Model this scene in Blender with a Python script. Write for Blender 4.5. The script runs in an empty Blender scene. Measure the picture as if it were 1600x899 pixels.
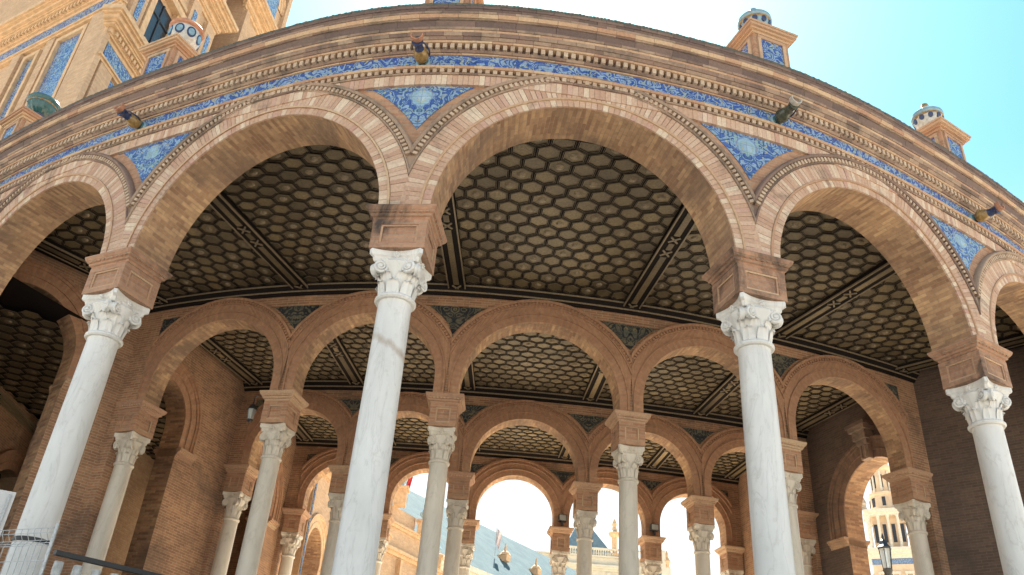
import bpy, math, random
from mathutils import Vector, Matrix
random.seed(7)
R_ = math.radians
scene = bpy.context.scene
C = scene.collection

# ------------------------------------------------------------------ camera, sky, sun, exposure
CAM_F, PITCH, ROLL = 1325.25, 0.541, 0.075
cam_d = bpy.data.cameras.new('camera'); cam = bpy.data.objects.new('camera', cam_d); C.objects.link(cam)
cam_d.sensor_width = 36.0; cam_d.lens = CAM_F / 1600 * 36.0; cam_d.clip_start = 0.05; cam_d.clip_end = 5000
fw = Vector((0, math.cos(PITCH), math.sin(PITCH))); rt = Vector((1, 0, 0)); up = rt.cross(fw)
rt, up = rt * math.cos(ROLL) + up * math.sin(ROLL), -rt * math.sin(ROLL) + up * math.cos(ROLL)
cam.matrix_world = Matrix(((rt.x, up.x, -fw.x, 0), (rt.y, up.y, -fw.y, 0), (rt.z, up.z, -fw.z, 1.6), (0, 0, 0, 1)))
scene.camera = cam

SUN_AZ, SUN_EL = 1.0, 55.0        # azimuth from +Y towards +X
world = bpy.data.worlds.new('World'); scene.world = world; world.use_nodes = True
wn = world.node_tree.nodes; wl = world.node_tree.links
sky = wn.new('ShaderNodeTexSky'); sky.sky_type = 'NISHITA'; sky.sun_disc = False
sky.sun_elevation = R_(SUN_EL); sky.sun_rotation = R_(SUN_AZ); sky.air_density = 1.0; sky.dust_density = 0.9; sky.ozone_density = 1.0
wn['Background'].inputs['Strength'].default_value = 0.05
tint = wn.new('ShaderNodeMix'); tint.data_type = 'RGBA'; tint.blend_type = 'MULTIPLY'; tint.inputs[0].default_value = 1.0; tint.inputs[7].default_value = (0.58, 1.05, 1.02, 1)   # clear cyan air
wl.new(sky.outputs[0], tint.inputs[6])
tco = wn.new('ShaderNodeTexCoord'); sxyz = wn.new('ShaderNodeSeparateXYZ'); wl.new(tco.outputs['Generated'], sxyz.inputs[0])
hz = wn.new('ShaderNodeMapRange'); hz.interpolation_type = 'SMOOTHSTEP'; hz.inputs[1].default_value = 0.62; hz.inputs[2].default_value = 0.22; hz.inputs[3].default_value = 0.0; hz.inputs[4].default_value = 0.85
wl.new(sxyz.outputs[2], hz.inputs[0])
hazy = wn.new('ShaderNodeMix'); hazy.data_type = 'RGBA'; hazy.inputs[7].default_value = (6.0, 6.0, 5.8, 1)            # whitish summer haze all round the horizon
wl.new(hz.outputs[0], hazy.inputs[0]); wl.new(tint.outputs[2], hazy.inputs[6]); wl.new(hazy.outputs[2], wn['Background'].inputs['Color'])
sun_d = bpy.data.lights.new('sun', 'SUN'); sun_d.energy = 5.0; sun_d.angle = R_(0.53); sun_d.color = (1.0, 0.93, 0.82)
sun = bpy.data.objects.new('sun', sun_d); C.objects.link(sun)
sd = Vector((math.sin(R_(SUN_AZ)) * math.cos(R_(SUN_EL)), math.cos(R_(SUN_AZ)) * math.cos(R_(SUN_EL)), math.sin(R_(SUN_EL))))
sun.rotation_euler = sd.to_track_quat('Z', 'Y').to_euler(); sun.location = sd * 60
scene.view_settings.view_transform = 'Standard'; scene.view_settings.look = 'None'
scene.view_settings.exposure = 2.3; scene.view_settings.gamma = 1.0; scene.view_settings.use_curve_mapping = False
scene.cycles.use_denoising = True
scene.cycles.max_bounces = 10; scene.cycles.diffuse_bounces = 6; scene.cycles.glossy_bounces = 3
scene.cycles.sample_clamp_indirect = 8.0
scene.cycles.caustics_reflective = False; scene.cycles.caustics_refractive = False

# ------------------------------------------------------------------ materials
def mat(name):
    m = bpy.data.materials.new(name); m.use_nodes = True
    nt = m.node_tree; b = nt.nodes['Principled BSDF']
    return m, nt, b
def nd(nt, typ, **kw):
    n = nt.nodes.new(typ)
    for k, v in kw.items():
        if k in n.inputs: n.inputs[k].default_value = v
        else: setattr(n, k, v)
    return n
def lk(nt, a, b): nt.links.new(a, b)
def ramp(nt, fac, stops, interp='LINEAR'):
    r = nt.nodes.new('ShaderNodeValToRGB'); r.color_ramp.interpolation = interp
    e = r.color_ramp.elements
    while len(e) < len(stops): e.new(0.5)
    for i, (p, c) in enumerate(stops):
        e[i].position = p; e[i].color = (c[0], c[1], c[2], 1)
    lk(nt, fac, r.inputs[0]); return r
def mixc(nt, fac, a, b, mode='MIX'):
    n = nt.nodes.new('ShaderNodeMix'); n.data_type = 'RGBA'; n.blend_type = mode; n.clamp_result = False
    for s, v in ((n.inputs[0], fac), (n.inputs[6], a), (n.inputs[7], b)):
        if hasattr(v, 'is_linked'): lk(nt, v, s)
        elif isinstance(v, (tuple, list)): s.default_value = (v[0], v[1], v[2], 1)
        else: s.default_value = v
    return n.outputs[2]
def math_(nt, op, a, b=0.0, c=0.0):
    n = nt.nodes.new('ShaderNodeMath'); n.operation = op
    for s, v in zip(n.inputs, (a, b, c)):
        if hasattr(v, 'is_linked'): lk(nt, v, s)
        else: s.default_value = v
    return n.outputs[0]
def rnd_piece(nt):
    g = nt.nodes.new('ShaderNodeNewGeometry'); o = nt.nodes.new('ShaderNodeObjectInfo')
    return math_(nt, 'FRACT', math_(nt, 'ADD', g.outputs['Random Per Island'], o.outputs['Random']))
def noise(nt, vec, scale, detail=4.0, rough=0.55, dist=0.0):
    n = nd(nt, 'ShaderNodeTexNoise', Scale=scale, Detail=detail, Roughness=rough, Distortion=dist)
    if vec is not None: lk(nt, vec, n.inputs['Vector'])
    return n
def bump(nt, h, b, strength=0.4, dist=0.01):
    n = nd(nt, 'ShaderNodeBump', Strength=strength, Distance=dist); lk(nt, h, n.inputs['Height']); lk(nt, n.outputs[0], b.inputs['Normal']); return n

def brick_mat(name, c1, c2, mortar, w=0.24, h=0.055, stain=0.35, rot=False, var=0.25, stain_col=(0.06, 0.05, 0.045), stain_lo=0.52):
    m, nt, b = mat(name)
    uv = nd(nt, 'ShaderNodeTexCoord'); vec = uv.outputs['UV']
    if rot:
        mp = nd(nt, 'ShaderNodeMapping'); mp.inputs['Rotation'].default_value = (0, 0, R_(90)); lk(nt, vec, mp.inputs[0]); vec = mp.outputs[0]
    br = nd(nt, 'ShaderNodeTexBrick', Scale=1.0)
    br.inputs['Brick Width'].default_value = w; br.inputs['Row Height'].default_value = h
    br.inputs['Mortar Size'].default_value = 0.006; br.inputs['Mortar Smooth'].default_value = 0.3; br.inputs['Bias'].default_value = 0.0
    br.inputs['Color1'].default_value = (*c1, 1); br.inputs['Color2'].default_value = (*c2, 1); br.inputs['Mortar'].default_value = (*mortar, 1)
    lk(nt, vec, br.inputs['Vector'])
    pos = nd(nt, 'ShaderNodeNewGeometry').outputs['Position']
    n1 = noise(nt, pos, 1.3, 5, 0.6); n2 = noise(nt, pos, 14, 4, 0.6); n3 = noise(nt, pos, 0.9, 6, 0.7, 0.6)
    col = mixc(nt, var, br.outputs['Color'], ramp(nt, n1.outputs[0], [(0.3, (0.55, 0.5, 0.48)), (0.7, (1.35, 1.3, 1.2))]).outputs[0], 'MULTIPLY')
    col = mixc(nt, 0.5, col, ramp(nt, n2.outputs[0], [(0.3, (0.72, 0.7, 0.68)), (0.72, (1.25, 1.22, 1.2))]).outputs[0], 'MULTIPLY')
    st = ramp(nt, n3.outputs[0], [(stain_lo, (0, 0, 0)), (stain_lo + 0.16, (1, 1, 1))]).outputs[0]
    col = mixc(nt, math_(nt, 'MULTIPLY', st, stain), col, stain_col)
    lk(nt, col, b.inputs['Base Color']); b.inputs['Roughness'].default_value = 0.88
    hgt = math_(nt, 'SUBTRACT', math_(nt, 'MULTIPLY', n2.outputs[0], 0.4), br.outputs['Fac'])
    bump(nt, hgt, b, 0.6, 0.012)
    return m
def piece_mat(name, stops, stain=0.3, rough=0.85, nscale=30, stain_lo=0.55):
    """cut brick pieces: one tone per piece"""
    m, nt, b = mat(name)
    pos = nd(nt, 'ShaderNodeNewGeometry').outputs['Position']
    col = ramp(nt, rnd_piece(nt), stops).outputs[0]
    n2 = noise(nt, pos, nscale, 4, 0.65); n3 = noise(nt, pos, 1.6, 6, 0.7, 0.5)
    col = mixc(nt, 0.6, col, ramp(nt, n2.outputs[0], [(0.25, (0.65, 0.62, 0.6)), (0.75, (1.25, 1.22, 1.2))]).outputs[0], 'MULTIPLY')
    st = ramp(nt, n3.outputs[0], [(stain_lo, (0, 0, 0)), (stain_lo + 0.15, (1, 1, 1))]).outputs[0]
    col = mixc(nt, math_(nt, 'MULTIPLY', st, stain), col, (0.07, 0.058, 0.05))
    lk(nt, col, b.inputs['Base Color']); b.inputs['Roughness'].default_value = rough
    bump(nt, n2.outputs[0], b, 0.35, 0.008)
    return m
def tile_mat(name, ground, light, accent, accent2, scale=7.0, rough=0.22, offset=(0, 0, 0), mirror=False, cz=None):
    """glazed painted tile: scroll work out of contour lines of a noise field, in UV metres; mirror makes it symmetrical about u = 0"""
    m, nt, b = mat(name)
    tc = nd(nt, 'ShaderNodeTexCoord'); mp = nd(nt, 'ShaderNodeMapping'); mp.inputs['Location'].default_value = offset
    vec = tc.outputs['UV']
    if mirror:
        sx = nd(nt, 'ShaderNodeSeparateXYZ'); lk(nt, vec, sx.inputs[0]); cx = nd(nt, 'ShaderNodeCombineXYZ')
        lk(nt, math_(nt, 'ABSOLUTE', sx.outputs[0]), cx.inputs[0]); lk(nt, sx.outputs[1], cx.inputs[1])
        oi = nd(nt, 'ShaderNodeObjectInfo'); lk(nt, math_(nt, 'MULTIPLY', oi.outputs['Random'], 7.0), cx.inputs[2]); vec = cx.outputs[0]
    lk(nt, vec, mp.inputs[0]); vec = mp.outputs[0]
    n1 = noise(nt, vec, scale, 0.6, 0.4, 1.1)
    f = math_(nt, 'PINGPONG', math_(nt, 'MULTIPLY', n1.outputs[0], 4.5), 0.5)
    n2 = noise(nt, vec, scale * 0.7, 2, 0.5, 0.3); n3 = noise(nt, vec, scale * 2.6, 1.5, 0.5, 0.6)
    dark = tuple(c * 0.45 for c in ground)
    lt = mixc(nt, ramp(nt, n2.outputs[0], [(0.54, (0, 0, 0)), (0.60, (1, 1, 1))]).outputs[0], light, accent)
    lt = mixc(nt, ramp(nt, n3.outputs[0], [(0.60, (0, 0, 0)), (0.66, (1, 1, 1))]).outputs[0], lt, accent2)
    f3 = math_(nt, 'PINGPONG', math_(nt, 'MULTIPLY', n3.outputs[0], 5.0), 0.5)
    lt = mixc(nt, math_(nt, 'MULTIPLY', ramp(nt, f3, [(0.06, (1, 1, 1)), (0.16, (0, 0, 0))]).outputs[0], 0.6), lt, ground)
    gr = mixc(nt, ramp(nt, f3, [(0.30, (0, 0, 0)), (0.42, (1, 1, 1))]).outputs[0], ground, tuple(0.55 * c + 0.30 * d for c, d in zip(ground, light)))
    col = mixc(nt, ramp(nt, f, [(0.20, (0, 0, 0)), (0.23, (1, 1, 1))]).outputs[0], gr, lt)
    edge = ramp(nt, math_(nt, 'ABSOLUTE', math_(nt, 'SUBTRACT', f, 0.215)), [(0.02, (1, 1, 1)), (0.045, (0, 0, 0))]).outputs[0]
    col = mixc(nt, math_(nt, 'MULTIPLY', edge, 0.85), col, dark)
    if cz is not None:                      # painted cartouche in the middle of the panel
        dx = math_(nt, 'MULTIPLY', sx.outputs[0], 5.2); dz = math_(nt, 'MULTIPLY', math_(nt, 'SUBTRACT', sx.outputs[1], cz), 5.6)
        wob = math_(nt, 'MULTIPLY', math_(nt, 'SUBTRACT', n1.outputs[0], 0.5), 1.1)
        dd = math_(nt, 'ADD', math_(nt, 'SQRT', math_(nt, 'ADD', math_(nt, 'MULTIPLY', dx, dx), math_(nt, 'MULTIPLY', dz, dz))), wob)
        cart = ramp(nt, dd, [(0.0, (0.42, 0.55, 0.68)), (0.42, (0.34, 0.50, 0.62)), (0.46, (0.45, 0.40, 0.16)), (0.58, (0.20, 0.42, 0.42)), (0.74, (0.36, 0.50, 0.60)), (0.92, (0.03, 0.07, 0.3))]).outputs[0]
        col = mixc(nt, ramp(nt, dd, [(0.93, (1, 1, 1)), (0.97, (0, 0, 0))]).outputs[0], col, mixc(nt, 0.55, cart, lt))
    tj = nd(nt, 'ShaderNodeTexBrick', Scale=1.0); tj.offset = 0.0; tj.inputs['Brick Width'].default_value = 0.14; tj.inputs['Row Height'].default_value = 0.14; tj.inputs['Mortar Size'].default_value = 0.0035
    tj.inputs['Color1'].default_value = (.86, .88, .9, 1); tj.inputs['Color2'].default_value = (1.1, 1.1, 1.08, 1); tj.inputs['Mortar'].default_value = (.5, .5, .5, 1); lk(nt, tc.outputs['UV'], tj.inputs['Vector'])
    col = mixc(nt, .8, col, tj.outputs['Color'], 'MULTIPLY')
    pos = nd(nt, 'ShaderNodeNewGeometry').outputs['Position']
    nw = noise(nt, pos, 3.0, 5, 0.6)
    col = mixc(nt, 0.5, col, ramp(nt, nw.outputs[0], [(0.3, (0.72, 0.72, 0.7)), (0.7, (1.15, 1.15, 1.15))]).outputs[0], 'MULTIPLY')
    lk(nt, col, b.inputs['Base Color']); b.inputs['Roughness'].default_value = rough
    bump(nt, f, b, 0.08, 0.003)
    return m
def plain(name, col, rough=0.6, metal=0.0, nscale=12, var=0.3, bstr=0.15, spec=None):
    m, nt, b = mat(name)
    pos = nd(nt, 'ShaderNodeNewGeometry').outputs['Position']
    n = noise(nt, pos, nscale, 5, 0.6)
    k = ramp(nt, n.outputs[0], [(0.25, (1 - var,) * 3), (0.75, (1 + var,) * 3)]).outputs[0]
    lk(nt, mixc(nt, 1.0, col, k, 'MULTIPLY'), b.inputs['Base Color'])
    b.inputs['Roughness'].default_value = rough; b.inputs['Metallic'].default_value = metal
    if bstr: bump(nt, n.outputs[0], b, bstr, 0.01)
    return m
def marble_mat(name, base, vein, band=None):
    m, nt, b = mat(name)
    tc = nd(nt, 'ShaderNodeNewGeometry').outputs['Position']
    mp = nd(nt, 'ShaderNodeMapping'); mp.inputs['Scale'].default_value = (1.6, 1.6, 0.42); lk(nt, tc, mp.inputs[0])
    n1 = noise(nt, mp.outputs[0], 1.7, 6, 0.6, 1.3)
    v = math_(nt, 'ABSOLUTE', math_(nt, 'SUBTRACT', n1.outputs[0], 0.5))
    veins = ramp(nt, v, [(0.0, (1, 1, 1)), (0.014, (0.2, 0.2, 0.2)), (0.05, (0, 0, 0))]).outputs[0]
    n2 = noise(nt, mp.outputs[0], 2.2, 5, 0.6); n3 = noise(nt, tc, 7, 5, 0.65)
    col = mixc(nt, ramp(nt, n2.outputs[0], [(0.35, (0, 0, 0)), (0.7, (1, 1, 1))]).outputs[0], base, tuple(c * 0.80 for c in base))
    col = mixc(nt, math_(nt, 'MULTIPLY', veins, 0.28), col, vein)
    col = mixc(nt, ramp(nt, n3.outputs[0], [(0.58, (0, 0, 0)), (0.8, (0.45, 0.45, 0.45))]).outputs[0], col, (0.42, 0.36, 0.27))
    if band:
        sp = nd(nt, 'ShaderNodeSeparateXYZ'); lk(nt, tc, sp.inputs[0])
        h = math_(nt, 'ADD', math_(nt, 'ADD', sp.outputs[2], math_(nt, 'MULTIPLY', sp.outputs[0], band[1])), math_(nt, 'MULTIPLY', n1.outputs[0], .25))
        bd = ramp(nt, math_(nt, 'ABSOLUTE', math_(nt, 'SUBTRACT', h, band[0])), [(.0, (.6, .6, .6)), (.035, (.4, .4, .4)), (.08, (0, 0, 0))]).outputs[0]
        col = mixc(nt, math_(nt, 'MULTIPLY', bd, ramp(nt, n3.outputs[0], [(.3, (.4, .4, .4)), (.6, (1, 1, 1))]).outputs[0]), col, (0.33, 0.22, 0.13))
    lk(nt, col, b.inputs['Base Color']); b.inputs['Roughness'].default_value = 0.42
    bump(nt, n3.outputs[0], b, 0.06, 0.01)
    return m

M = {}
M['brick'] = brick_mat('brick', (0.47, 0.27, 0.165), (0.36, 0.19, 0.115), (0.40, 0.31, 0.23))
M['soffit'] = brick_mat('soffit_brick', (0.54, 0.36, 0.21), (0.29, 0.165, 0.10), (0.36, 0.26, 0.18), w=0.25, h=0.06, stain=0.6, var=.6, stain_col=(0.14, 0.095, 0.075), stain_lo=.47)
M['ringbrick'] = brick_mat('ring_brick', (0.44, 0.25, 0.15), (0.36, 0.19, 0.115), (0.33, 0.23, 0.16), w=0.3, h=0.055, rot=True, stain=0.15)
M['wallbrick'] = brick_mat('wall_brick', (0.42, 0.24, 0.14), (0.30, 0.16, 0.095), (0.44, 0.35, 0.26), stain=0.5, var=.5)
M['darkring'] = brick_mat('shaded_ring_brick', (0.27, 0.165, 0.11), (0.2, 0.12, 0.085), (0.2, 0.15, 0.12), w=0.3, rot=True, stain=.3)  # arch ring of the right end wall, darkened to stand in for shade
M['darkbrick'] = brick_mat('shaded_brick', (0.15, 0.098, 0.075), (0.105, 0.07, 0.055), (0.15, 0.12, 0.1), stain=.5)  # right end wall's shade put into the base colour, over stained brick
M['impost'] = brick_mat('impost_brick', (0.44, 0.255, 0.165), (0.35, 0.19, 0.12), (0.36, 0.27, 0.2), stain=0.92, stain_lo=0.5, stain_col=(0.035, 0.03, 0.028))
M['voussoir'] = piece_mat('voussoir_brick', [(0.0, (0.43, 0.27, 0.195)), (0.3, (0.49, 0.33, 0.235)), (0.6, (0.53, 0.38, 0.285)), (0.8, (0.63, 0.52, 0.40)), (1.0, (0.46, 0.28, 0.22))], stain=0.5, stain_lo=.55)
M['mould'] = piece_mat('moulding_brick', [(0.0, (0.40, 0.24, 0.155)), (0.4, (0.47, 0.31, 0.2)), (0.75, (0.52, 0.38, 0.25)), (1.0, (0.37, 0.21, 0.14))], stain=0.45)
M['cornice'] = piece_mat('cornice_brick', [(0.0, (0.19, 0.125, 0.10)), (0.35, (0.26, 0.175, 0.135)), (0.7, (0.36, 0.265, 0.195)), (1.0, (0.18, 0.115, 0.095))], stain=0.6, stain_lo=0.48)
M['mouldark'] = piece_mat('shadowed_brick', [(0.0, (0.115, 0.08, 0.075)), (0.5, (0.145, 0.10, 0.09)), (1.0, (0.19, 0.13, 0.11))], stain=0.5)  # shade in the cornice cove and dentil gaps put into the brick colour
M['dentil'] = piece_mat('dentil_brick', [(0.0, (0.40, 0.29, 0.21)), (1.0, (0.52, 0.41, 0.31))], stain=0.4)
M['tile'] = tile_mat('blue_tile', (0.04, 0.085, 0.33), (0.25, 0.35, 0.50), (0.29, 0.37, 0.37), (0.40, 0.36, 0.19), scale=7)
M['tile2'] = tile_mat('pale_blue_tile', (0.05, 0.11, 0.35), (0.25, 0.36, 0.48), (0.26, 0.37, 0.38), (0.42, 0.38, 0.22), scale=6.5, offset=(3.1, 1.7, 0))
M['tilesp'] = tile_mat('spandrel_blue_tile', (0.05, 0.10, 0.33), (0.25, 0.36, 0.50), (0.24, 0.37, 0.39), (0.42, 0.39, 0.2), scale=6.5, mirror=True, cz=10.05)
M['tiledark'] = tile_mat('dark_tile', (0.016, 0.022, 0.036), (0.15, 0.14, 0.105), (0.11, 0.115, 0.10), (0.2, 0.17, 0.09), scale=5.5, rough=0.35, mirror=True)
M['marble'] = marble_mat('white_marble', (0.76, 0.75, 0.73), (0.35, 0.33, 0.31))
M['marble_vein'] = marble_mat('brown_veined_marble', (0.76, 0.75, 0.73), (0.35, 0.33, 0.31), (5.52, .55))
M['marble_in'] = marble_mat('cream_marble', (0.68, 0.62, 0.53), (0.34, 0.29, 0.23))
M['rib'] = plain('dark_timber', (0.016, 0.012, 0.011), 0.55, nscale=20)
for _b in (M['rib'],): _b.node_tree.nodes['Principled BSDF'].inputs['Specular IOR Level'].default_value = .12; _b.node_tree.nodes['Principled BSDF'].inputs['Roughness'].default_value = .85
M['bead'] = plain('gilt_bead', (0.21, 0.16, 0.10), 0.5, nscale=40, var=0.5)
M['panel'] = plain('gilt_panel', (0.165, 0.122, 0.066), 0.6, nscale=26, var=0.4, bstr=0.5)
def coffer_panel():
    m, nt, b = mat('gilt_coffer_panel'); pos = nd(nt, 'ShaderNodeNewGeometry').outputs['Position']
    n = noise(nt, pos, 28, 5, .65); n2 = noise(nt, pos, .8, 4, .6); vo = nd(nt, 'ShaderNodeTexVoronoi', Scale=30.0); lk(nt, pos, vo.inputs['Vector'])
    col = ramp(nt, rnd_piece(nt), [(0, (.115, .085, .048)), (.45, (.165, .122, .066)), (.8, (.19, .14, .072)), (1, (.235, .175, .095))]).outputs[0]
    col = mixc(nt, 1.0, col, ramp(nt, n.outputs[0], [(.3, (.55, .55, .55)), (.7, (1.35, 1.35, 1.35))]).outputs[0], 'MULTIPLY')
    col = mixc(nt, .8, col, ramp(nt, n2.outputs[0], [(.35, (.6, .6, .62)), (.65, (1.2, 1.18, 1.12))]).outputs[0], 'MULTIPLY')
    lk(nt, col, b.inputs['Base Color']); b.inputs['Roughness'].default_value = .55; bump(nt, math_(nt, 'ADD', n.outputs[0], vo.outputs['Distance']), b, .35, .01)
    return m
M['panel'] = coffer_panel()
M['floor'] = plain('stone_floor', (0.60, 0.53, 0.43), 0.6, nscale=3)
M['plaza'] = plain('plaza_paving', (0.52, 0.44, 0.33), 0.85, nscale=1.5)
M['street'] = plain('street_paving', (0.29, 0.265, 0.23), .85, nscale=2)
M['roof'] = plain('roof_tile', (0.085, 0.08, 0.066), 0.7, nscale=9)
M['slate'] = plain('blue_slate', (0.085, 0.145, 0.18), 0.85, nscale=2.5)
M['slate'].node_tree.nodes['Principled BSDF'].inputs['Specular IOR Level'].default_value = 0.08
M['iron'] = plain('black_iron', (0.02, 0.02, 0.022), 0.45, nscale=30)
M['galv'] = plain('galvanised_steel', (0.42, 0.43, 0.44), 0.4, metal=0.7, nscale=40)
M['dark'] = plain('dark_opening', (0.02, 0.022, 0.028), 0.25, nscale=5)

# ------------------------------------------------------------------ mesh helper
class MB:
    def __init__(s): s.v = []; s.f = []; s.uv = []; s.m = []
    def face(s, pts, uvs=None, m=0):
        i = len(s.v); s.v.extend([tuple(p) for p in pts]); s.f.append(tuple(range(i, i + len(pts))))
        if uvs is None:
            a, b, c = Vector(pts[0]), Vector(pts[1]), Vector(pts[2]); n = (b - a).cross(c - a)
            if n.length < 1e-12: n = Vector((0, 0, 1))
            n.normalize()
            if abs(n.z) > 0.75: uvs = [(p[0], p[1]) for p in pts]
            else:
                h = Vector((-n.y, n.x, 0)).normalized(); uvs = [(p[0] * h.x + p[1] * h.y, p[2]) for p in pts]
        s.uv.extend(uvs); s.m.append(m)
    def grid(s, rows, uvf=None, m=0, closed=False):
        """rows: list of equal-length point lists; shared vertices"""
        base = len(s.v); nR = len(rows); nC = len(rows[0])
        for r in rows: s.v.extend([tuple(p) for p in r])
        for i in range(nR - 1):
            for j in range(nC if closed else nC - 1):
                j2 = (j + 1) % nC
                s.f.append((base + i * nC + j, base + i * nC + j2, base + (i + 1) * nC + j2, base + (i + 1) * nC + j))
                if uvf: s.uv.extend([uvf(i, j), uvf(i, j + 1), uvf(i + 1, j + 1), uvf(i + 1, j)])
                else: s.uv.extend([(j, i), (j + 1, i), (j + 1, i + 1), (j, i + 1)])
                s.m.append(m)
    def box(s, o, ex, ey, ez, x0, x1, y0, y1, z0, z1, m=0):
        """box in a frame o + ex*x + ey*y + ez*z"""
        P = lambda x, y, z: o + ex * x + ey * y + ez * z
        c = [P(x, y, z) for z in (z0, z1) for y in (y0, y1) for x in (x0, x1)]
        base = len(s.v); s.v.extend([tuple(p) for p in c])
        dx, dy, dz = x1 - x0, y1 - y0, z1 - z0
        for q, (a, b) in (((0, 2, 3, 1), (dy, dx)), ((4, 5, 7, 6), (dx, dy)), ((0, 1, 5, 4), (dx, dz)), ((2, 6, 7, 3), (dz, dx)), ((0, 4, 6, 2), (dz, dy)), ((1, 3, 7, 5), (dy, dz))):
            s.f.append(tuple(base + i for i in q))
            u0, v0 = x0 + y0, z0
            if q in ((2, 6, 7, 3), (0, 4, 6, 2)): s.uv.extend([(u0, v0), (u0, v0 + a), (u0 + b, v0 + a), (u0 + b, v0)])
            else: s.uv.extend([(u0, v0), (u0 + a, v0), (u0 + a, v0 + b), (u0, v0 + b)])
            s.m.append(m)
    def lathe(s, prof, seg=24, o=Vector((0, 0, 0)), ax=Vector((0, 0, 1)), m=0, mod=None, cap=True):
        ax = ax.normalized(); e1 = ax.orthogonal().normalized(); e2 = ax.cross(e1)
        if abs(ax.z) > 0.99: e1, e2 = Vector((1, 0, 0)), Vector((0, 1, 0))
        rows = []
        for (r, z) in prof:
            row = []
            for j in range(seg):
                a = 2 * math.pi * j / seg; rr = r if mod is None else mod(r, z, a)
                row.append(o + ax * z + e1 * (rr * math.cos(a)) + e2 * (rr * math.sin(a)))
            rows.append(row)
        s.grid(rows, lambda i, j: (j / seg * 6.283 * max(prof[min(i, len(prof) - 1)][0], 0.05), prof[min(i, len(prof) - 1)][1]), m, closed=True)
        if cap:
            s.face(list(reversed(rows[0])), None, m); s.face(rows[-1], None, m)
    def tube(s, pts, r, seg=8, m=0):
        pts = [Vector(p) for p in pts]; rows = []; e = None
        for i, p in enumerate(pts):
            t = (pts[min(i + 1, len(pts) - 1)] - pts[max(i - 1, 0)]).normalized()
            if e is None: e = t.orthogonal().normalized()
            e = (e - t * e.dot(t)).normalized(); b = t.cross(e)
            rr = r(i / max(1, len(pts) - 1)) if callable(r) else r
            rows.append([p + (e * math.cos(2 * math.pi * j / seg) + b * math.sin(2 * math.pi * j / seg)) * rr for j in range(seg)])
        s.grid(rows, None, m, closed=True); s.face(list(reversed(rows[0])), None, m); s.face(rows[-1], None, m)
    def mesh(s, name, mats, smooth=False, weld=False):
        me = bpy.data.meshes.new(name); me.from_pydata(s.v, [], s.f)
        for x in mats: me.materials.append(x)
        me.polygons.foreach_set('material_index', s.m)
        ul = me.uv_layers.new(name='UVMap'); ul.data.foreach_set('uv', [c for p in s.uv for c in p])
        me.update()
        if smooth:
            me.polygons.foreach_set('use_smooth', [True] * len(me.polygons)); me.update()
            me.set_sharp_from_angle(angle=R_(38))
        return me
    def build(s, name, mats, parent=None, smooth=False, origin=None):
        if not isinstance(mats, (list, tuple)): mats = [mats]
        if origin is not None:
            o_ = Vector(origin); s.v = [(p[0] - o_.x, p[1] - o_.y, p[2] - o_.z) for p in s.v]
        ob = bpy.data.objects.new(name, s.mesh(name, [M[x] if isinstance(x, str) else x for x in mats], smooth)); C.objects.link(ob)
        if origin is not None: ob.location = origin
        if parent is not None: set_parent(ob, parent)
        return ob
def set_parent(ob, parent):
    # parents carry world transforms that are pure locations/rotations known at creation
    bpy_m = ob.matrix_basis.copy(); ob.parent = parent; ob.matrix_parent_inverse = world_of(parent).inverted(); ob.matrix_basis = bpy_m
def world_of(o):
    m = o.matrix_basis
    if o.parent: m = world_of(o.parent) @ o.matrix_parent_inverse @ m
    return m
def link_obj(name, me, parent=None, mw=None):
    ob = bpy.data.objects.new(name, me); C.objects.link(ob)
    if mw is not None: ob.matrix_basis = mw
    if parent is not None: set_parent(ob, parent)
    return ob
def empty(name, loc):
    e = bpy.data.objects.new(name, None); C.objects.link(e); e.location = loc; e.empty_display_size = 0.2; return e
def tag(o, label=None, cat=None, group=None, kind=None):
    if label: o['label'] = label
    if cat: o['category'] = cat
    if group: o['group'] = group
    if cat and not kind: kind = 'thing'
    if kind: o['kind'] = kind
    return o

# ------------------------------------------------------------------ plan of the four concentric arcades (bay lines k = -2 .. 3)
ROWS = [
 [(-9.74, 13.40), (-5.76, 11.00), (-1.45, 9.31), (3.22, 9.81), (7.27, 11.72), (10.98, 14.34)],
 [(-7.35, 16.39), (-4.22, 15.31), (-1.08, 14.86), (2.39, 15.08), (5.56, 15.84), (8.56, 16.96)],
 [(-6.16, 20.11), (-3.60, 19.61), (-0.88, 19.42), (2.09, 19.53), (4.87, 19.90), (7.43, 20.44)],
 [(-5.55, 23.85), (-3.14, 23.67), (-0.74, 23.62), (1.85, 23.70), (4.42, 23.94), (6.77, 24.33)]]
def _ext(c):
    c = [Vector(p) for p in c]
    a = c[0] * 3 - c[1] * 3 + c[2]; b = c[-1] * 3 - c[-2] * 3 + c[-3]
    c = [a] + c + [b]; return [c[0] * 2 - c[1]] + c + [c[-1] * 2 - c[-2]]
EXT = [_ext(c) for c in ROWS]
def frame(row, k):
    c = EXT[row]; u = min(max(k + 4, 1.0), 8 - 1e-6); i = int(math.floor(u)); s = u - i
    a, b, d, e = c[i - 1], c[i], c[i + 1], c[i + 2]
    q = ((b * 2) + (d - a) * s + (a * 2 - b * 5 + d * 4 - e) * s * s + (b * 3 - a - d * 3 + e) * s ** 3) * 0.5
    t = ((d - a) + (a * 2 - b * 5 + d * 4 - e) * 2 * s + (b * 3 - a - d * 3 + e) * 3 * s * s) * 0.5
    t.normalize()
    return q, t, Vector((-t.y, t.x))
def P(row, k, off, z):
    q, t, n = frame(row, k); q = q - n * off; return Vector((q.x, q.y, z))
def F3(row, k):
    q, t, n = frame(row, k); return Vector((q.x, q.y, 0)), Vector((t.x, t.y, 0)), Vector((-n.x, -n.y, 0))
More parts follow.
